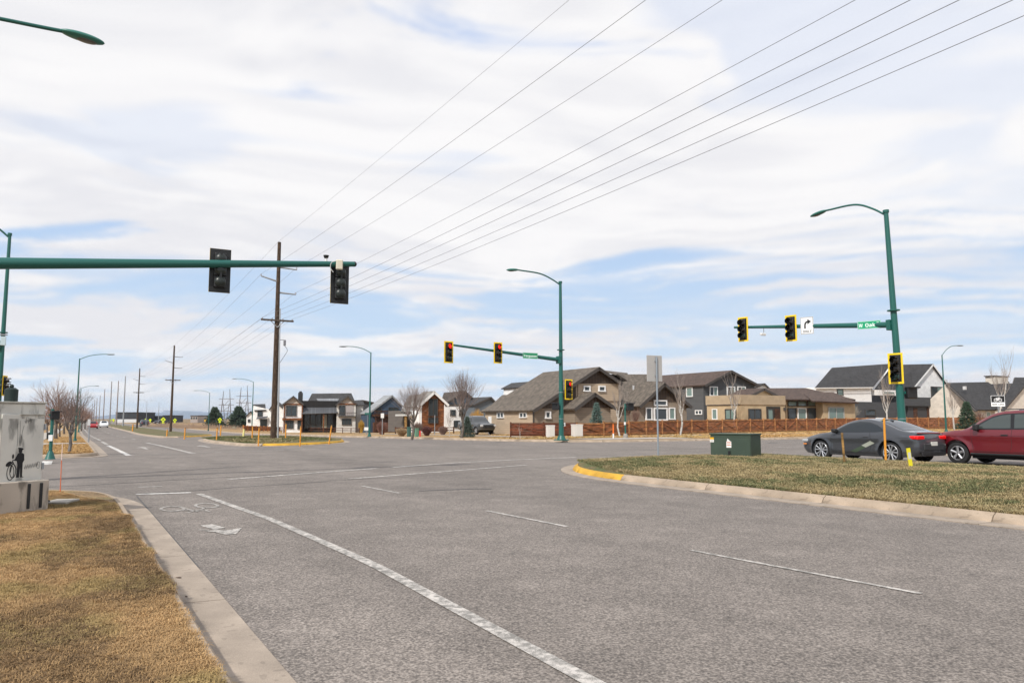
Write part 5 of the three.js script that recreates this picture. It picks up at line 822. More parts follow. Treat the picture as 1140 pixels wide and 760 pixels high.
{ // wood gabled house and its neighbours
  const h = house('wood_gable_house', 'white house with tall cedar gable and arched-up window', ground(482, 482).add(V(0, 0, -3))), q = h.q;
  const g = h.gable({ L: [463, 452.5], K: [482.5, 435], R: [499, 450.5], d: 0, back: 2.6, mat: whiteW, gmat: cedar, split: 480, roof: M(.42, .41, .39, { map: T.shingle }), trim: trimW, over: .3, ex: .4 });
  h.wall(whiteW, [[g.wl, 0], [q(469, 470).x, 0], [q(469, 470).x, q(469, 449).y], [g.wl, q(464, 454).y]], .03, .1, 'white_pier'); h.wall(whiteW, [[q(494, 470).x, 0], [g.wr, 0], [g.wr, q(498, 453).y], [q(494, 470).x, q(494, 447).y]], .03, .1, 'white_pier');
  h.win(477, 443.5, 487, 463, -.05, { fr: .07, frame: trimD, n: 2 }); h.win(476.5, 464.5, 487.5, 471, -.05, { fr: .07, frame: trimD });
  h.plate(M(.36, .35, .33, { map: T.shingle }), [[446, 458, 3], [470, 458, 3], [478, 437, 8], [455, 440, 8]]); h.wall(M(.17, .15, .135, { map: T.siding }), [[q(449, 470, 4).x, 0], [q(468, 470, 4).x, 0], [q(468, 470, 4).x, q(460, 457, 4).y], [q(449, 470, 4).x, q(450, 457, 4).y]], -9, -4); h.box('porch_roof', M(.5, .5, .48), q(447, 465, 2).x, q(461, 465, 2).x, q(455, 463, 2).y, q(455, 461, 2).y, -4, -1); h.box('porch_post', lathM, q(449, 470, 2).x - .1, q(449, 470, 2).x + .1, 0, q(455, 463, 2).y, -1.4, -1.2); h.win(453, 467, 459, 479, 3.9, { frame: trimD });
  const k = house('brown_roof_house', 'white house with broad brown roof and blue gable behind trees', ground(515, 481).add(V(0, 0, -10)));
  const r = k.gable({ L: [489, 452], K: [517, 435], R: [536, 452], d: 0, back: 4, mat: M(.17, .21, .26, { map: T.siding }), roof: M(.15, .125, .11, { map: T.shingle }), over: .4 }); k.plate(M(.15, .125, .11, { map: T.shingle }), [[489, 453, -.5], [516, 452, -.5], [517, 435, 3], [494, 437, 3]]);
  k.wall(whiteW, [[k.q(493, 470, -.6).x, 0], [k.q(524, 470, -.6).x, 0], [k.q(524, 470, -.6).x, k.q(520, 452, -.6).y], [k.q(493, 470, -.6).x, k.q(495, 453, -.6).y]], -.4, .6); for (const x of [501, 511]) k.win(x, 456, x + 6, 463, -.62, { fr: .08, frame: trimD }); k.win(505, 468, 512, 476, -.62, { fr: .08, frame: trimD });
  const m = house('slate_gable_house', 'low house with dark slate gable left of the garage', ground(540, 481).add(V(0, 0, -14))); m.gable({ L: [526, 450.5], K: [546, 441.5], R: [556, 452], d: 0, back: 8, mat: M(.16, .19, .22, { map: T.siding }), roof: shDark, over: .3 });
  const n = house('black_dormer_house', 'far house with small black dormer above the tan garage', ground(595, 481).add(V(0, 0, -40))); n.gable({ L: [578, 431], K: [590, 424.5], R: [606, 430], d: 0, back: 6, mat: whiteW, roof: shDark, over: .3 });
}
{ // blue house with deck
  const h = house('blue_house', 'blue house with pale metal roof and wooden deck stairs', ground(430, 481.5).add(V(0, 0, -2))), q = h.q;
  h.gable({ L: [408, 460.5], K: [436, 439.6], R: [448.5, 452], d: 0, back: 3.6, mat: blueSid, roof: metalRoof, trim: metalRoof, over: .3, ex: .2 });
  h.win(418.5, 453.7, 424.5, 460, -.05, { fr: .06, frame: trimD }); h.win(432.5, 453.3, 443, 460, -.05, { fr: .06, frame: trimD, n: 2 });
  h.box('deck', cedarDk, q(417, 470, -1.4).x, q(441, 470, -1.4).x, q(430, 463.5, -1.4).y, q(430, 461, -1.4).y, 0, 1.4); for (const x of [418, 426, 434, 440]) h.box('deck_post', cedarDk, q(x, 470, -1.3).x - .08, q(x, 470, -1.3).x + .08, 0, q(430, 463.5, -1.3).y, 1.15, 1.3); h.box('deck_skirt', M(.20, .09, .055, { map: T.wood }), q(416, 470, -1).x, q(446, 470, -1).x, 0, q(430, 470, -1).y, .5, 1); h.box('deck_wall', M(.16, .08, .055, { map: T.batten }), q(420, 470, -1).x, q(437, 470, -1).x, 0, q(430, 464, -1).y, .3, .48);
  for (let k = 0; k < 7; k++) { const a = q(437 + k * 1.7, 463 + k * 2.2, -1.5); h.box('stair_tread', cedar, a.x - .12, a.x + .12, a.y - .05, a.y, .9, 1.7); }
  for (let k = 0; k < 12; k++) { const x = mix(q(417, 470, -1.4).x, q(434, 470, -1.4).x, k / 11); h.box('baluster', cedarDk, x - .03, x + .03, q(430, 461, -1.4).y, q(430, 457.8, -1.4).y, 1.3, 1.36); } h.box('handrail', cedarDk, q(417, 470, -1.4).x, q(434, 470, -1.4).x, q(430, 458, -1.4).y, q(430, 457.2, -1.4).y, 1.27, 1.4);
}
{ // black and white modern house
  const b = ground(352, 481.6).add(V(0, 0, -2)); const h = house('modern_house', 'modern house with twin pale gables and black centre', b, YAW * .5), q = h.q;
  h.box('centre_wall', M(.022, .02, .02, { map: T.batten }), q(335, 470, 1.2).x, q(377, 470, 1.2).x, 0, q(350, 446, 1.2).y, -8, -1.2);
  for (let k = 0; k < 5; k++) h.win(339 + k * 6.4, 461, 344.6 + k * 6.4, 477, 1.1, { fr: .06, frame: trimD, pane: k === 3 ? M(.25, .24, .18, { roughness: .1 }) : paneM });
  h.plate(M(.13, .135, .145, { roughness: .5, map: T.batten }), [[336, 460.5, -.6], [376, 459.5, -.6], [374, 450.5, 2], [337, 450.5, 2]], .15); h.box('porch_post', cedar, q(360, 470, -.3).x - .1, q(360, 470, -.3).x + .1, 0, q(360, 460, -.3).y, .2, .4);
  h.plate(shDark, [[340, 451, 3], [396, 449, 3], [391, 437.5, 7], [347, 438, 7]], .2); h.box('upper_storey', M(.045, .028, .02, { map: T.batten }), q(349, 450, 2.6).x, q(376, 450, 2.6).x, q(360, 458, 2.6).y, q(360, 447.5, 2.6).y, -6, -2.6); h.win(359, 449, 374, 455.5, 2.5, { fr: .07, frame: trimD, n: 3 }); h.plate(M(.38, .39, .41, { roughness: .4, metalness: .3, map: T.batten }), [[356, 449.2, 1.4], [375, 449, 1.4], [377, 443.5, 3.6], [352, 443.5, 3.6]], .1);
  const g1 = h.gable({ L: [313, 450.5], K: [326.5, 440.4], R: [338.5, 450], d: 0, back: 8, mat: whiteW, gmat: M(.66, .58, .50, { map: T.stucco }), split: 449.5, roof: shDark, trim: trimD, over: .5, ex: .3 });
  h.box('balcony_beam', cedar, q(314, 466, -.3).x, q(336.5, 466, -.3).x, q(325, 467.6, -.3).y, q(325, 465.2, -.3).y, -.2, .5); h.box('gable_beam', cedar, q(315, 450, -.1).x, q(337, 450, -.1).x, q(325, 450.6, -.1).y, q(325, 449.2, -.1).y, .05, .2); for (const x of [316, 335.8]) h.box('timber_post', cedar, q(x, 470, -.2).x - .1, q(x, 470, -.2).x + .1, 0, q(x, 450, -.2).y, .08, .28);
  h.win(318.5, 451.5, 330, 463, -.06, { fr: .07, frame: trimD, n: 2 }); h.win(317.5, 467.5, 326.5, 477, -.06, { fr: .07, frame: trimD, n: 2 }); h.win(331, 467.5, 335, 477.5, -.06, { fr: .07, frame: trimD });
  h.box('chimney', M(.03, .032, .035), q(331.5, 445, 2).x, q(336.8, 445, 2).x, q(334, 450, 2).y, q(334, 437, 2).y, -3.2, -2); h.box('chimney_cap', black, q(332.6, 445, 2).x, q(335.6, 445, 2).x, q(334, 437, 2).y, q(334, 435.4, 2).y, -3, -2.2);
  const g2 = h.gable({ L: [373, 450.5], K: [387, 440.3], R: [398, 449.5], d: -.2, back: 8, mat: M(.74, .71, .66, { map: T.stucco }), gmat: M(.66, .58, .50, { map: T.stucco }), split: 449, roof: shDark, trim: trimD, over: .5, ex: .3 });
  h.box('gable_beam', cedar, q(375, 450, -.3).x, q(397, 450, -.3).x, q(386, 450.4, -.3).y, q(386, 449, -.3).y, .22, .4); h.win(377.5, 451.5, 384, 462, -.26, { fr: .06, frame: trimD }); h.box('balcony_recess', M(.34, .31, .30), q(384.6, 455, -.3).x, q(393.5, 455, -.3).x, q(386, 462.5, -.3).y, q(386, 451, -.3).y, .18, .26); h.win(380.5, 466, 391, 473, -.26, { fr: .07, frame: trimD, n: 3 });
  for (let k = 0; k < 10; k++) { const x = mix(q(378, 461, -.8).x, q(397, 461, -.8).x, k / 9); h.box('baluster', trimD, x - .02, x + .02, q(386, 463, -.8).y, q(386, 459.6, -.8).y, .74, .78); } h.box('balcony_rail', trimD, q(378, 461, -.8).x, q(397, 461, -.8).x, q(386, 459.6, -.8).y, q(386, 459, -.8).y, .72, .8); h.box('balcony_floor', trimD, q(376.5, 461, -.8).x, q(397, 461, -.8).x, q(386, 463.6, -.8).y, q(386, 463, -.8).y, .2, .84);
  h.box('side_wing', M(.70, .68, .64, { map: T.stucco }), q(396.5, 460, 1).x, q(404, 460, 1).x, 0, q(400, 450.5, 1).y, -6, -1); h.plate(shDark, [[393, 451, .6], [406, 450.5, .6], [404, 446, 3], [392, 446.5, 3]], .15);
  const k = house('charcoal_roof_house', 'low charcoal roofed house left of the blue house', ground(405, 480).add(V(0, 0, -12))); k.gable({ L: [392, 452], K: [403, 445], R: [422, 449], d: 0, back: 8, mat: charSid, roof: shDark, over: .3 });
}
{ // white houses with black roofs left of the tall pole
  const h = house('white_gable_house', 'white house with steep dark roofs left of tall pole', ground(293, 479).add(V(0, 0, -3)), YAW * .4), q = h.q;
  h.gable({ L: [299, 456], K: [306, 445.5], R: [318, 456], d: 0, back: 7, mat: whiteW, roof: shDark, over: .3, ex: .15 }); h.plate(shDark, [[283, 457, 0], [296, 456.5, 0], [295, 449.5, 3], [280.5, 450, 3]]); h.wall(whiteW, [[q(281, 470).x, 0], [q(300, 470).x, 0], [q(300, 470).x, q(295, 456).y], [q(281, 470).x, q(284, 451.5).y]], -6, -.3); h.win(286.5, 457.5, 292, 463.5, .25, { fr: .1, frame: trimD }); h.plate(M(.1, .1, .11), [[285, 466, -1], [297, 464.5, -1], [298, 463, 0], [286, 464, 0]], .1); h.win(289.5, 466.5, 297, 475, .2, { fr: .08, frame: trimD });
  const k = house('small_white_house', 'smallest white house beyond the lamp and orange fence', ground(279, 477.5).add(V(0, 0, -12)), YAW * .4); k.gable({ L: [273.5, 463], K: [278.5, 457.5], R: [285, 463], d: 0, back: 6, mat: whiteW, roof: shDark, over: .3, ex: .15 }); k.win(275.6, 466.5, 278.5, 470, -.05, { fr: .08, frame: trimD });
}
// far buildings on the horizon
function block(name, label, px0, px1, base, top, Z, mat, o = {}) { const a = atZ(px0, base, Z), b = atZ(px1, base, Z), t = thing(name, label, 'building', V((a.x + b.x) / 2, -.62, -Z)), H = EYE + ray(0, top).y / -ray(0, top).z * Z + .62, w = b.x - a.x; new MB().box(0, H / 2, -10, w, H, 20).build('wall', mat, t); new MB().box(0, H + .2, -10, w * 1.02, .4, 20.4).build('roof', M(.05, .05, .055), t); for (let k = 0; k < (o.n || 3); k++) new MB().box(w * ((k + .5) / (o.n || 3) - .5), H * (o.wy || .5), .03, w / (o.n || 3) * .6, H * (o.wh || .25), .1).build('window', o.pane || paneM, t); if (o.base) new MB().box(0, H * .17, .08, w * .98, H * .34, .2).build('pale_base', o.base, t); return t; }
block('dark_hall', 'long flat dark hall far up the road', 128, 153, 470, 459.5, 420, M(.035, .035, .04), { n: 5, base: M(.6, .6, .6), wy: .7, wh: .14 });
block('dark_hall', 'second low dark hall right of the first', 164, 179, 470, 463.5, 440, M(.05, .055, .06), { n: 4, base: M(.5, .5, .52), wy: .7, wh: .14 });
block('dark_hall', 'third low dark hall left of second pole', 180.5, 187, 470, 462.8, 450, M(.04, .04, .05), { n: 2, wy: .7, wh: .14 });
block('apartment_block', 'small grey apartment block far beyond the field', 211.5, 219.5, 470, 463.2, 380, M(.33, .29, .27), { n: 3, wy: .72, wh: .3 });
block('apartment_block', 'second grey apartment block beside the spruce', 220, 227, 470, 463, 400, M(.36, .35, .35), { n: 3, wy: .72, wh: .3 });

/* ---------------------------------------------------------------- fences */
const boardM = [M(.50, .20, .080, { map: T.wood }), M(.44, .175, .072, { map: T.wood }), M(.56, .235, .095, { map: T.wood })], boardR = [M(.31, .085, .036, { map: T.wood }), M(.27, .075, .033, { map: T.wood })], postM = M(.72, .38, .165, { map: T.wood });
function fence(label, pts, gapM, o = {}) { // posts, boards of each bay in one panel, a diagonal brace
  const root = thing('wooden_fence', label, 'fence', pts[0].clone()), O = pts[0]; let bay = 0;
  for (let s = 1; s < pts.length; s++) {
    const A = pts[s - 1], B = pts[s], L = A.distanceTo(B), n = Math.max(1, Math.round(L / gapM)), H0 = o.H || 1.4;
    for (let i = 0; i < n; i++) {
      const a = A.clone().lerp(B, i / n).sub(O), b = A.clone().lerp(B, (i + 1) / n).sub(O), d = b.clone().sub(a), l = Math.hypot(d.x, d.z), ry = -Math.atan2(d.z, d.x), grp = new THREE.Matrix4().makeRotationY(ry).setPosition(a);
      const H = typeof H0 === 'function' ? H0(mix(s - 1, s, i / n)) : H0, m = new MB(), nb = o.vertical ? Math.round(l / .16) : 8, dy = d.y;
      for (let k = 0; k < nb; k++) { const q = o.vertical ? new THREE.BoxGeometry(l / nb - .012, H - .08 - hsh(k, bay) * .06, .025).translate((k + .5) * l / nb, H / 2 + dy * (k + .5) / nb, 0) : new THREE.BoxGeometry(l, (H - .1) / nb - .008, .025).translate(l / 2, .08 + (k + .5) * (H - .1) / nb, (hsh(k, bay) - .5) * .012).applyMatrix4(new THREE.Matrix4().set(1, 0, 0, 0, dy / l, 1, 0, 0, 0, 0, 1, 0, 0, 0, 0, 1)); m.add(q, grp); }
      m.build('board_panel', (o.mats || boardM)[bay % (o.mats || boardM).length], root);
      new MB().add(new THREE.BoxGeometry(.11, H + .08, .11).translate(0, (H + .08) / 2 - .04, .05), grp).build('post', o.post || postM, root);
      if (!o.vertical) { const up = bay % 2; const g = new MB(); g.add(new THREE.BoxGeometry(l, .09, .04).translate(l / 2, H - .07 + dy / 2, .035), grp).add(new THREE.BoxGeometry(l, .09, .04).translate(l / 2, .2 + dy / 2, .035), grp); g.build('rail', o.post || postM, root); const dl = Math.hypot(l, H - .35), an = Math.atan2(H - .35, l) * (up ? 1 : -1); new MB().add(new THREE.BoxGeometry(dl * .92, .09, .035).rotateZ(an).translate(l / 2, H / 2 + .06 + dy / 2, .04), grp).build('brace', (o.mats || boardM)[2] || (o.mats || boardM)[0], root); }
      bay++;
    }
  }
  return root;
}
const fp = [[642, 486.2], [700, 485.2], [770, 483.2], [850, 481.5], [930, 479.6], [1010, 478.2], [1100, 477], [1180, 476]].map(([x, y]) => ground(x, y));
const fenceTop = [470.6, 468.6, 467.2, 466.2, 465.3, 464.6, 464.2, 464];
const fh = fp.map((p, i) => hgt(p, 0, fenceTop[i]));
fence('long cedar fence with pale posts before the right houses', fp, 2.35, { H: s => mix(fh[Math.floor(s)], fh[Math.min(7, Math.floor(s) + 1)], s % 1) });
{ const a = ground(568.5, 486.4), b = ground(641.6, 486.2); fence('red-brown fence before the brown house', [a, b], 2.0, { H: hgt(a, 0, 470.3), mats: boardR, post: M(.20, .07, .035, { map: T.wood }) }); }
{ const a = ground(270, 479.6), b = ground(312, 480.2); fence('bright orange picket fence before the white houses', [a, b], 2.4, { vertical: true, H: hgt(a, 0, 473.2), mats: [M(.60, .22, .06, { map: T.wood }), M(.52, .19, .05, { map: T.wood })], post: M(.5, .2, .06) }); }
{ const a = ground(519, 481.5), b = ground(541, 481.8); fence('short red-brown fence behind the pickup', [a, b], 2.4, { H: hgt(a, 0, 471.5), mats: boardR, post: M(.2, .07, .035) }); }
{ const a = ground(405, 481), b = ground(418, 481.3); fence('short orange fence left of the blue house deck', [a, b], 2.4, { vertical: true, H: hgt(a, 0, 472), mats: [M(.42, .17, .06, { map: T.wood })] }); }
function railFence(label, x0, x1, y0, y1, top) { const a = ground(x0, y0), b = ground(x1, y1), t = thing('rail_fence', label, 'fence', a), d = b.clone().sub(a), n = Math.round(d.length() / 2.2), H = hgt(a, 0, top); for (let i = 0; i <= n; i++) { const p = d.clone().multiplyScalar(i / n); new MB().box(p.x, p.y + H / 2, p.z, .12, H + .06, .12, .3).build('post', cedarDk, t); } for (const k of [.5, .9]) new MB().tube(V(0, H * k, 0), d.clone().add(V(0, H * k, 0)), .05, .05, 5).build('rail', M(.2, .08, .04, { map: T.wood }), t); }
railFence('low rail fence before the modern house', 306, 400, 480.6, 482.4, 475.2); railFence('low rail fence before the wood gabled house', 440, 505, 482.6, 482.2, 475.5);

/* ---------------------------------------------------------------- trees and shrubs */
function limb(m, a, b, r0, r1, n = 5) { m.tube(a, b, r0, r1, n); }
function bareTree(name, label, base, H, o = {}) {
  const t = thing(name, label, 'tree', base, o.turn || 0, o.group), tr = new MB(), cr = new MB(), lev = o.levels || 5, R0 = o.r || H * .018, bark = o.bark || M(.19, .155, .13, { map: T.bark }), twig = o.twig || M(.26, .20, .175);
  const grow = (p, dir, len, r, d) => {
    const bend = V(rr(-1, 1), rr(-.3, .6), rr(-1, 1)).multiplyScalar(.12 * len), mid = p.clone().addScaledVector(dir, len * .5).add(bend), end = p.clone().addScaledVector(dir, len).addScaledVector(bend, .6), r1 = r * .72;
    const m = d < 2 ? tr : cr, ns = d < 2 ? 8 : d < 3 ? 5 : 3; limb(m, p, mid, r, (r + r1) / 2, ns); limb(m, mid, end, (r + r1) / 2, r1, ns);
    if (d >= lev) return;
    const n = d === 0 ? (o.n0 || 5) : d < 3 ? (o.nb || 3) : rnd() < .4 ? 1 : 2;
    for (let i = 0; i < n; i++) {
      const az = (i + rr(.1, .9)) / n * 6.283, tilt = (o.spread || .55) * rr(.55, 1.25), q = new THREE.Quaternion().setFromUnitVectors(V(0, 1, 0), dir), nd = V(Math.sin(tilt) * Math.cos(az), Math.cos(tilt), Math.sin(tilt) * Math.sin(az)).applyQuaternion(q); nd.y += o.lift ?? .22; nd.normalize();
      const at = d === 0 ? p.clone().lerp(end, rr(.75, 1)) : p.clone().lerp(end, rr(.45, 1)); grow(at, nd, len * rr(.62, .82) * (d === 0 ? (o.first || 1) : 1), r1 * (n > 3 ? .55 : .68), d + 1);
    }
    if (d < lev) grow(end, dir.clone().add(V(rr(-.2, .2), .15, rr(-.2, .2))).normalize(), len * .74, r1 * .8, d + 1);
  };
  grow(V(0, -.1, 0), V(rr(-.03, .03), 1, rr(-.03, .03)).normalize(), H * (o.stem || .3), R0, 0);
  const T0 = tr.build('trunk', bark, t), C0 = cr.build('crown', twig, t);
  C0.geometry.computeBoundingBox(); const s = H / C0.geometry.boundingBox.max.y; for (const m of [T0, C0]) m.geometry.scale(s, s, s);
  return t;
}
const K2 = (o, name, label, base, s, turn) => { const c = o.clone(); c.name = numbered(name); c.position.copy(base); c.rotation.y = turn; c.scale.setScalar(s); c.userData = { ...o.userData, label }; scene.add(c); return c; };
const treeAt = (px, py, top, off = VG) => { const b = ground(px, py, off); return [b, hgt(b, px, top)]; };
{
  let [b, H] = treeAt(458.5, 487.5, 421); bareTree('bare_tree', 'bare round street tree before the blue and wood houses', b, H, { levels: 6, spread: .62, stem: .24, n0: 6, lift: .3 });
  [b, H] = treeAt(513.5, 487.5, 408); bareTree('bare_tree', 'taller bare street tree left of the tan garage', b, H, { levels: 6, spread: .5, stem: .26, n0: 6, lift: .32 });
  [b, H] = treeAt(76, 504, 429); const tl = bareTree('bare_tree', 'bare young tree in the tan strip at far left', b, H, { levels: 5, spread: .58, stem: .30, n0: 6, r: .065, lift: .25, bark: M(.25, .23, .22, { map: T.bark }), twig: M(.22, .17, .15) });
  // a row of bare trees further up the left verge
  const rusty = M(.27, .165, .12), q = bareTree('bare_tree', 'rust-twigged bare tree behind the push button pole', ground(62, 489), 4.4, { levels: 5, spread: .7, stem: .2, n0: 7, lift: .15, twig: rusty, group: 'bare trees along the left sidewalk' });
  [[71, 483, 441, 'bushy bare tree just left of the tall lamp'], [66, 486, 448, 'low bare tree left of the sidewalk'], [80, 480.5, 443, 'bare tree behind the tall lamp pole'], [90, 479, 446, 'bare tree right of the tall lamp pole'], [84, 478, 449, 'bare tree between the two far lamps'], [94, 477, 452, 'small bare tree at the far verge end'], [98, 476, 455, 'smallest bare tree before the far poles'], [52, 482, 447, 'bare tree hidden behind the cabinet edge']].forEach(([x, y, top, l], i) => { const [p, h] = treeAt(x, y, top); K2(q, 'bare_tree', l, p, h / 4.4, i * 1.7); });
  const asp = { levels: 4, nb: 2, spread: .42, stem: .36, n0: 5, lift: .4, bark: M(.62, .60, .56, { map: T.aspen }), twig: M(.33, .28, .245), first: .7 };
  for (const [x, y, top, l] of [[690.5, 486, 420, 'white aspen beside the green push button pole'], [757.5, 484.2, 409, 'white aspen before the brown window gable'], [820.5, 480.5, 412, 'white aspen before the tan house'], [988.5, 479.5, 405, 'pale spreading aspen beside the right mast'], [1120.5, 480, 385, 'tall white aspen at the right edge'], [1063, 479, 418, 'thin aspen right of the white gable'], [579.5, 488.5, 470, 'tiny leafless sapling before the red fence'], [500, 486, 452, 'slim pale sapling beside the small spruce']]) { const [p, h] = treeAt(x, y, top); bareTree('aspen_tree', l, p, h, { ...asp, r: x === 500 || x === 579.5 ? h * .012 : Math.min(.11, h * .017), levels: 4, group: 'pale aspens' }); }
  for (const [x, y, top, l] of [[708, 484, 452, 'brown leafless shrub before the window gable'], [1092, 479, 456, 'reddish leafless tree before the beige house']]) { const [p, h] = treeAt(x, y, top); bareTree('bare_shrub_tree', l, p, h, { levels: 5, spread: .5, stem: .2, n0: 5, twig: M(.20, .11, .085) }); }
  { const [p, h] = treeAt(948, 477.5, 448); bareTree('bare_shrub_tree', 'pale bushy shrub behind the fence by the tan house', p, h, { levels: 6, spread: .6, stem: .15, n0: 8, twig: M(.34, .31, .26) }); }
}
function conifer(name, label, base, H, R, colr, o = {}) {
  const t = thing(name, label, 'conifer', base, rr(0, 6)); new MB().tube(V(0, -.1, 0), V(0, H * .94, 0), H * .022, H * .004, 7).build('trunk', M(.09, .06, .045), t);
  const pos = [], N = o.n || 2600;
  for (let i = 0; i < N; i++) { // short needle sprays set along drooping boughs
    const h = Math.pow(rnd(), 1.25) * .97, az = rr(0, 6.283), env = R * 1.12 * (1 - h) ** .95 * (.50 + .75 * vn(h * 16 + 3, Math.floor(az * 2.2) * 3.3)) + .03 * R, k = Math.sqrt(rr(.12, 1)), r = env * k, y = H * (.05 + h * .95) - r * .16;
    const L = R * rr(.10, .22), wd = L * .42, out = V(Math.cos(az), rr(-.35, .25), Math.sin(az)).normalize(), side = V(-Math.sin(az), rr(-.4, .4), Math.cos(az)).normalize().multiplyScalar(wd), c = V(Math.cos(az) * r, y, Math.sin(az) * r), tip = c.clone().addScaledVector(out, L);
    const a = c.clone().add(side), b = c.clone().sub(side), d = c.clone().addScaledVector(out, L * .4).add(V(0, wd * .6, 0));
    for (const q of [a, tip, d, b, d, tip, a, d, b]) pos.push(q.x, q.y, q.z);
  }
  const g = new THREE.BufferGeometry(); g.setAttribute('position', new THREE.Float32BufferAttribute(pos, 3)); g.computeVertexNormals(); const m = new THREE.Mesh(g, M(...colr, { roughness: .9 })); m.name = 'crown'; m.castShadow = m.receiveShadow = true; t.add(m); return t;
}
for (const [x, y, top, wpx, c, l] of [[238, 476.3, 452.4, 25, [.030, .048, .028], 'dark spruce left of the pair beside the substation'], [264.5, 476, 451.5, 28, [.030, .050, .030], 'dark spruce right of the pair beside the substation'], [664.5, 485, 447, 22, [.085, .135, .115], 'blue spruce before the small brown gable'], [520, 486.5, 463, 17, [.06, .085, .065], 'small blue spruce under the taller bare tree'], [1078, 478, 446, 24, [.035, .065, .035], 'green fir behind the fence by the beige house']]) { const [b, H] = treeAt(x, y, top); conifer('spruce_tree', l, b, H, wpx / 2 / F * -b.z, c); }
function shrub(name, label, base, H, R, colr, n = 500) { const t = thing(name, label, 'shrub', base), m = new MB(); for (let i = 0; i < n; i++) { const az = rr(0, 6.283), k = Math.sqrt(rnd()), a = V(Math.cos(az) * R * .3 * k, 0, Math.sin(az) * R * .3 * k), hh = H * rr(.55, 1) * (1 - k * .25), b = V(Math.cos(az) * R * k * rr(.8, 1.05), hh, Math.sin(az) * R * k), mid = a.clone().lerp(b, .5).add(V(rr(-.05, .05), H * .08, rr(-.05, .05))); m.tube(a, mid, .016, .012, 3).tube(mid, b, .012, .006, 3); } m.build('twigs', M(...colr), t); new MB().add(new THREE.SphereGeometry(R * .28, 8, 5).scale(1, .25, 1)).build('root_crown', M(.1, .07, .05), t); }
for (const [x, y, top, w, c, l] of [[447, 485.5, 475, 15, [.42, .30, .18], 'straw coloured shrub before the blue house'], [475, 485, 473, 13, [.14, .055, .05], 'dark red shrub beside the green boxes'], [531, 481, 452, 18, [.52, .30, .07], 'golden willow shrub behind the pickup'], [402, 482, 466, 8, [.55, .34, .06], 'yellow shrub between the modern and blue houses'], [493, 484, 473, 12, [.25, .16, .13], 'brown shrub right of the bare post'], [425, 483.5, 467, 14, [.26, .13, .10], 'reddish twiggy shrub before the deck'], [465, 484, 468, 12, [.24, .17, .14], 'thin grey shrub before the porch']]) { const [b, H] = treeAt(x, y, top); shrub('dry_shrub', l, b, H, w / 2 / F * -b.z, c, 700); }
for (const [x, l] of [[455.2, 'dark green utility box behind the tree trunk'], [463.7, 'light green utility box right of the tree trunk']]) { const b = ground(x, 486), H = hgt(b, x, x < 460 ? 475.5 : 477), t = thing('utility_box', l, 'box', b, YAW); new MB().rbox(0, H / 2, 0, .26, H, .26, .03).build('body', x < 460 ? M(.05, .12, .10) : M(.12, .26, .18), t); new MB().rbox(0, H, 0, .3, .05, .3, .02).build('lid', x < 460 ? M(.05, .12, .10) : M(.12, .26, .18), t); }
{ const b = ground(467.5, 486), t = thing('marker_flag', 'tiny red marker beside the light green box', 'marker', b); new MB().rbox(0, .2, 0, .12, .4, .1, .02).build('body', M(.6, .05, .04), t); new MB().rbox(0, .42, 0, .14, .06, .12, .02).build('cap', M(.5, .04, .03), t); const c = ground(260, 477.6), s = thing('utility_dome', 'pale green utility dome before the right spruce', 'dome', c); new MB().add(new THREE.SphereGeometry(.55, 14, 8, 0, 6.283, 0, 1.57)).build('dome', M(.25, .38, .30), s); new MB().add(new THREE.CylinderGeometry(.6, .6, .08, 14)).build('rim', concrete, s); }
{ // field grasses, reddish brush far left and mid-field
  const brush = M(.45, .33, .24);
  for (const [x, y, w, l] of [[222, 476.5, 30, 'reddish brush left of the spruces'], [205, 475.6, 26, 'brown brush strip behind second pole'], [252, 478, 40, 'tan brush at the foot of the spruces'], [180, 474.8, 22, 'thin brush strip by the far signs']]) { const b = ground(x, y), k = -b.z / F, t = new MB(); for (let i = 0; i < 500; i++) { const px = rr(-.5, .5) * w * k, pz = rr(-6, 6), h = rr(.4, 1.3) * (1 - Math.abs(px / (w * k)) * 1.2); t.tube(V(px, -.05, pz), V(px + rr(-.3, .3), h, pz + rr(-.3, .3)), .03, .012, 3); } const m = t.build('brush', brush); m.position.copy(b); m.userData = { kind: 'stuff', label: l }; }
}
// steel lattice structures of the substation
for (const [x, y, top, l] of [[250.5, 477, 433, 'left pair of substation towers behind the spruces'], [270, 477, 429, 'right pair of substation towers behind the spruces']]) {
  const b = lot(x, y, 1.22), H = hgt(b, x, top), k = -b.z / F, t = thing('substation_tower', l, 'tower', b, 0, 'substation towers'), sm_ = M(.16, .16, .175, { roughness: .6 }), w = 4.2 * k;
  for (const [s, hh] of [[-1, .95], [1, 1]]) { new MB().tube(V(s * w * 1.6, 0, 0), V(s * w * .95, H * .75, 0), .16, .12, 6).tube(V(s * w * .95, H * .75, 0), V(s * w * .8, H * hh, 0), .12, .07, 6).build('leg', sm_, t); new MB().tube(V(0, 0, 0), V(s * w * .8, H * .62, 0), .12, .09, 6).build('inner_leg', sm_, t); }
  for (const yy of [.42, .58, .74]) new MB().tube(V(-w * 2, H * yy, 0), V(w * 2, H * yy, 0), .09, .09, 6).build('crossbeam', sm_, t); for (let i = 0; i < 4; i++) new MB().tube(V(-w * 1.3 + i * w * .2, H * (.1 + i * .15), 0), V(w * 1.3 - i * w * .2, H * (.25 + i * .15), 0), .06, .06, 5).build('brace', sm_, t);
}
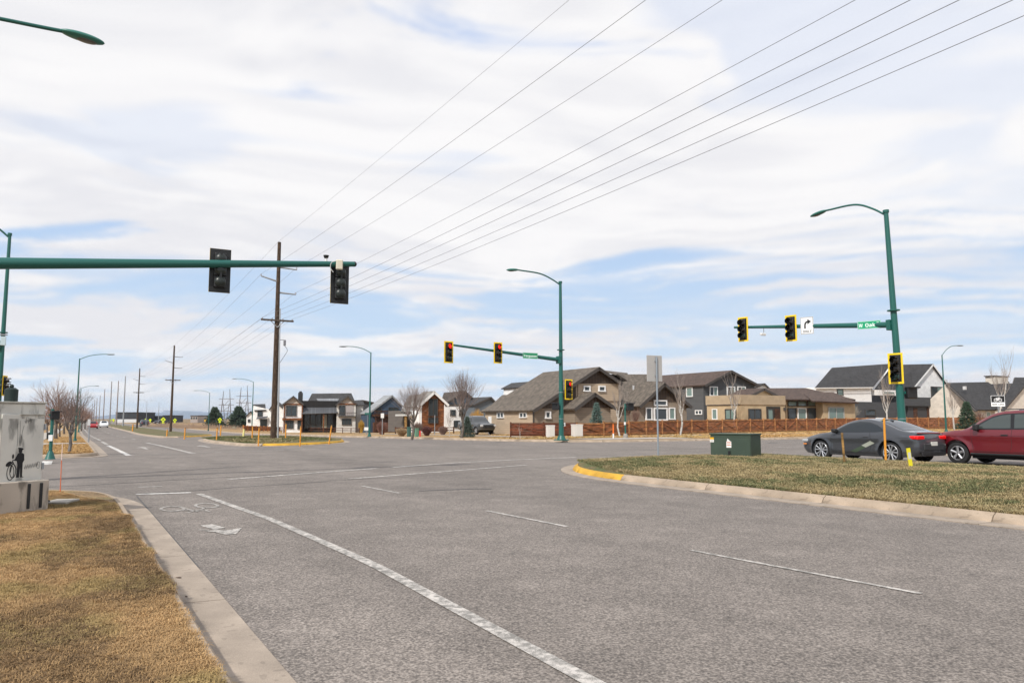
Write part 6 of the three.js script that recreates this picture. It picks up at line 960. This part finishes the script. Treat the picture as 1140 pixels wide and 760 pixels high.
// hills on the horizon
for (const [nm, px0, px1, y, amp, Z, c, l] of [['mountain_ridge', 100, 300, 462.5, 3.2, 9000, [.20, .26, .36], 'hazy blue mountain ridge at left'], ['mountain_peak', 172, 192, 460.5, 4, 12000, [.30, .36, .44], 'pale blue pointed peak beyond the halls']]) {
  const s = [], n = 60; for (let i = 0; i <= n; i++) { const px = mix(px0, px1, i / n), t = i / n, e = nm === 'mountain_peak' ? 1 - Math.abs(t - .5) * 2 : Math.sin(t * Math.PI) ** .5 * (.55 + .45 * fbm(t * 6, 2, 4)) * (t > .5 ? 1 : .8); const p = atZ(px, 466 - (nm === 'mountain_peak' ? 9.5 : 10.5) * e, Z); s.push([p.x, p.y]); }
  const m = new MB().prism([[s[0][0], -40], [s[n][0], -40], ...s.reverse()], -Z - 1500, -Z).build(nm, M(...c, { roughness: 1 })); struct(m, l);
}

scene.fog = new THREE.FogExp2(0xc9d6e6, 7e-5);                      // thin blue air between here and the mountains

/* ---------------------------------------------------------------- grass */
function tuftGeo(nb, len, wd, flat) { const pos = []; for (let i = 0; i < nb; i++) { const az = rr(0, 6.283), r = rr(0, .045), x = Math.cos(az) * r, z = Math.sin(az) * r, d = rr(0, 6.283), L = len * rr(.55, 1.1), lean = rr(flat * .4, flat), s = V(-Math.sin(d), 0, Math.cos(d)).multiplyScalar(wd * .5), p0 = V(x, 0, z), p1 = V(x + Math.cos(d) * L * lean * .45, L * (1 - lean * .45) * .6, z + Math.sin(d) * L * lean * .45), p2 = V(x + Math.cos(d) * L * lean, L * (1.05 - lean * .75) * .8, z + Math.sin(d) * L * lean); for (const q of [p0.clone().sub(s), p0.clone().add(s), p1.clone().add(s), p0.clone().sub(s), p1.clone().add(s), p1.clone().sub(s), p1.clone().sub(s), p1.clone().add(s), p2]) pos.push(q.x, q.y, q.z); } const g = new THREE.BufferGeometry(); g.setAttribute('position', new THREE.Float32BufferAttribute(pos, 3)); g.computeVertexNormals(); return g; }
const bladeM = new THREE.MeshStandardMaterial({ color: 0xffffff, roughness: .95, side: THREE.DoubleSide });
function meadow(name, label, geo, n, place, colour) { const m = new THREE.InstancedMesh(geo, bladeM, n), M4 = new THREE.Matrix4(), q = new THREE.Quaternion(), c = new THREE.Color(); let k = 0, tries = 0; while (k < n && tries++ < n * 6) { const p = place(); if (!p) continue; const [u, v, h, s] = p, w = P(u, v, h); q.setFromEuler(new THREE.Euler(rr(-.15, .15), rr(0, 6.283), rr(-.15, .15))); M4.compose(w, q, V(s, s * rr(.7, 1.25), s)); m.setMatrixAt(k, M4); colour(u, v, c); m.setColorAt(k, c); k++; } m.count = k; m.name = name; m.castShadow = m.receiveShadow = true; scene.add(m); m.userData = { kind: 'stuff', label }; return m; }
const near = K.nearLeft;
const dryCol = (u, v, c) => { const a = fbm(u * 1.1 + 3, v * 1.6 + 9, 4), b = fbm(u * .5 + 30, v * .8, 3), g = sm(fbm(u * 1.3 + 60, v * 1.5 + 4, 4), .52, .70) * .5, k = rr(.72, 1.2) * (.66 + a * .72); if (a < .42) { c.setRGB(.20 * k, .125 * k, .06 * k); if (rnd() < .5) return; } c.setRGB(.40 * k * mix(1, .68, g), .255 * k * mix(1, .88, g), .118 * k * mix(1, .68, g)); if (b > .56) c.multiplyScalar(.74); };
meadow('dry_grass', 'dry matted grass blades on the near left verge', tuftGeo(18, .062, .0030, 1.05), 95000, () => { const u = 2.6 + 14.2 * Math.pow(rnd(), 1.25), v = -7.5 + 8.4 * rnd(), [x, z] = toXZ(u, v); if (x / -z < -.78 || z > -1.5) return null; const edge = u < 13.4 ? .655 : .655 - .05 - .5 * sm(u, 13.4, 15.8) * 1.3 - Math.max(0, u - 15.8) * 1.05; const over = u < 11.5 ? .03 + .06 * vn(u * 2.3, 4) : -.02; if (v > edge + over) return null; return [u, v, VG + lumpy(u, v) + (v > .62 ? .012 : 0) - .004, rr(.7, 1.25)]; }, dryCol);
const islCol = (u, v, c) => { const g = sm(fbm(u * .9 + 3, v * 1.2 + 7, 4), .37, .60), k = rr(.7, 1.25), d = rnd() < .16 ? 1 : 0; c.setRGB(mix(.36, .165, g) * k, mix(.285, .17, g) * k, mix(.15, .075, g) * k); if (d) c.setRGB(.40 * k, .31 * k, .16 * k); };
meadow('island_grass', 'short green and straw grass on the right island', tuftGeo(14, .085, .007, .8), 60000, () => { const u = -4 + 24.6 * rnd(), v = 11.22 + 10.7 * Math.pow(rnd(), 1.3); const [x, z] = toXZ(u, v); if (x / -z > .74 || z > -3) return null; if (u > 12.5 && (v < 11.27 + .145 * Math.pow(Math.max(0, u - 12.8), 1.55) * .82 || u > 20.35 - .16 * Math.abs(v - 17.3) ** 1.35)) return null; return [u, v, VG + islH(u, v) - .005, rr(.7, 1.35)]; }, islCol);
meadow('far_dry_grass', 'tan dry grass on the far left verge', tuftGeo(10, .09, .012, .85), 9000, () => { const u = 33.2 + 40 * rnd() ** 1.5, v = -1.0 + 1.8 * rnd(); if (u > 45.3 && u < 48.2) return null; if (u < 33.8 && v > .4) return null; return [u, v, VG - .005, rr(.8, 1.3)]; }, (u, v, c) => { const k = rr(.8, 1.2); c.setRGB(.48 * k, .31 * k, .135 * k); });
meadow('house_side_grass', 'tan dry grass on the verge before the fence', tuftGeo(10, .11, .02, .85), 30000, () => { const v = 24 + 70 * rnd(), u = 38 + 18 * rnd(); if (v < 36 && u < 42.5) return null; if (u < 38 + Math.max(0, 31 - v) * .9) return null; if ((u > 45.4 && u < 47.4 && v > 37) ) return null; if (v < 30 && u > 45) return null; return [u, v, VG - .008, rr(.9, 1.6)]; }, (u, v, c) => { const k = rr(.75, 1.2), g = sm(fbm(u * .3, v * .2, 3), .5, .7) * .5; c.setRGB(.58 * k * mix(1, .8, g), .375 * k, .16 * k); });
meadow('pole_island_grass', 'greenish grass on the island with the tall pole', tuftGeo(10, .09, .016, .8), 9000, () => { const u = 42 + 27 * rnd(), v = 8.2 + 8 * rnd(); const w = Math.min(1, (u - 41.6) / 5); if (v > 9 + 6.6 * sm(u, 41, 50) || v < 10 - 1.9 * sm(u, 41.4, 43.5) + 3 * sm(u, 58, 70)) return null; return [u, v, VG - .008, rr(.8, 1.3)]; }, (u, v, c) => { const k = rr(.75, 1.2), g = sm(fbm(u * .5, v * .6, 3), .42, .6); c.setRGB(mix(.30, .12, g) * k, mix(.25, .135, g) * k, mix(.13, .05, g) * k); });
{ // a few dead leaves and clods in the gutter
  for (const [x, y, s, l] of [[199, 644, .05, 'brown leaf lying in the near gutter'], [207, 665, .035, 'tiny dark clod in the near gutter'], [208, 697, .09, 'dark grass clod at the near kerb foot']]) { const b = ground(x, y, .016), t = thing('fallen_leaf', l, 'leaf', b, rr(0, 3)); const g = new THREE.SphereGeometry(s * .5, 8, 5); g.scale(1, .28, .5); new MB().add(g.translate(0, s * .12, 0)).build('blade', M(.07, .045, .03), t); new MB().tube(V(s * .4, s * .1, 0), V(s * .75, s * .16, s * .1), .003, .002, 4).build('stalk', M(.07, .045, .03), t); }
}
renderer.render(scene, camera);
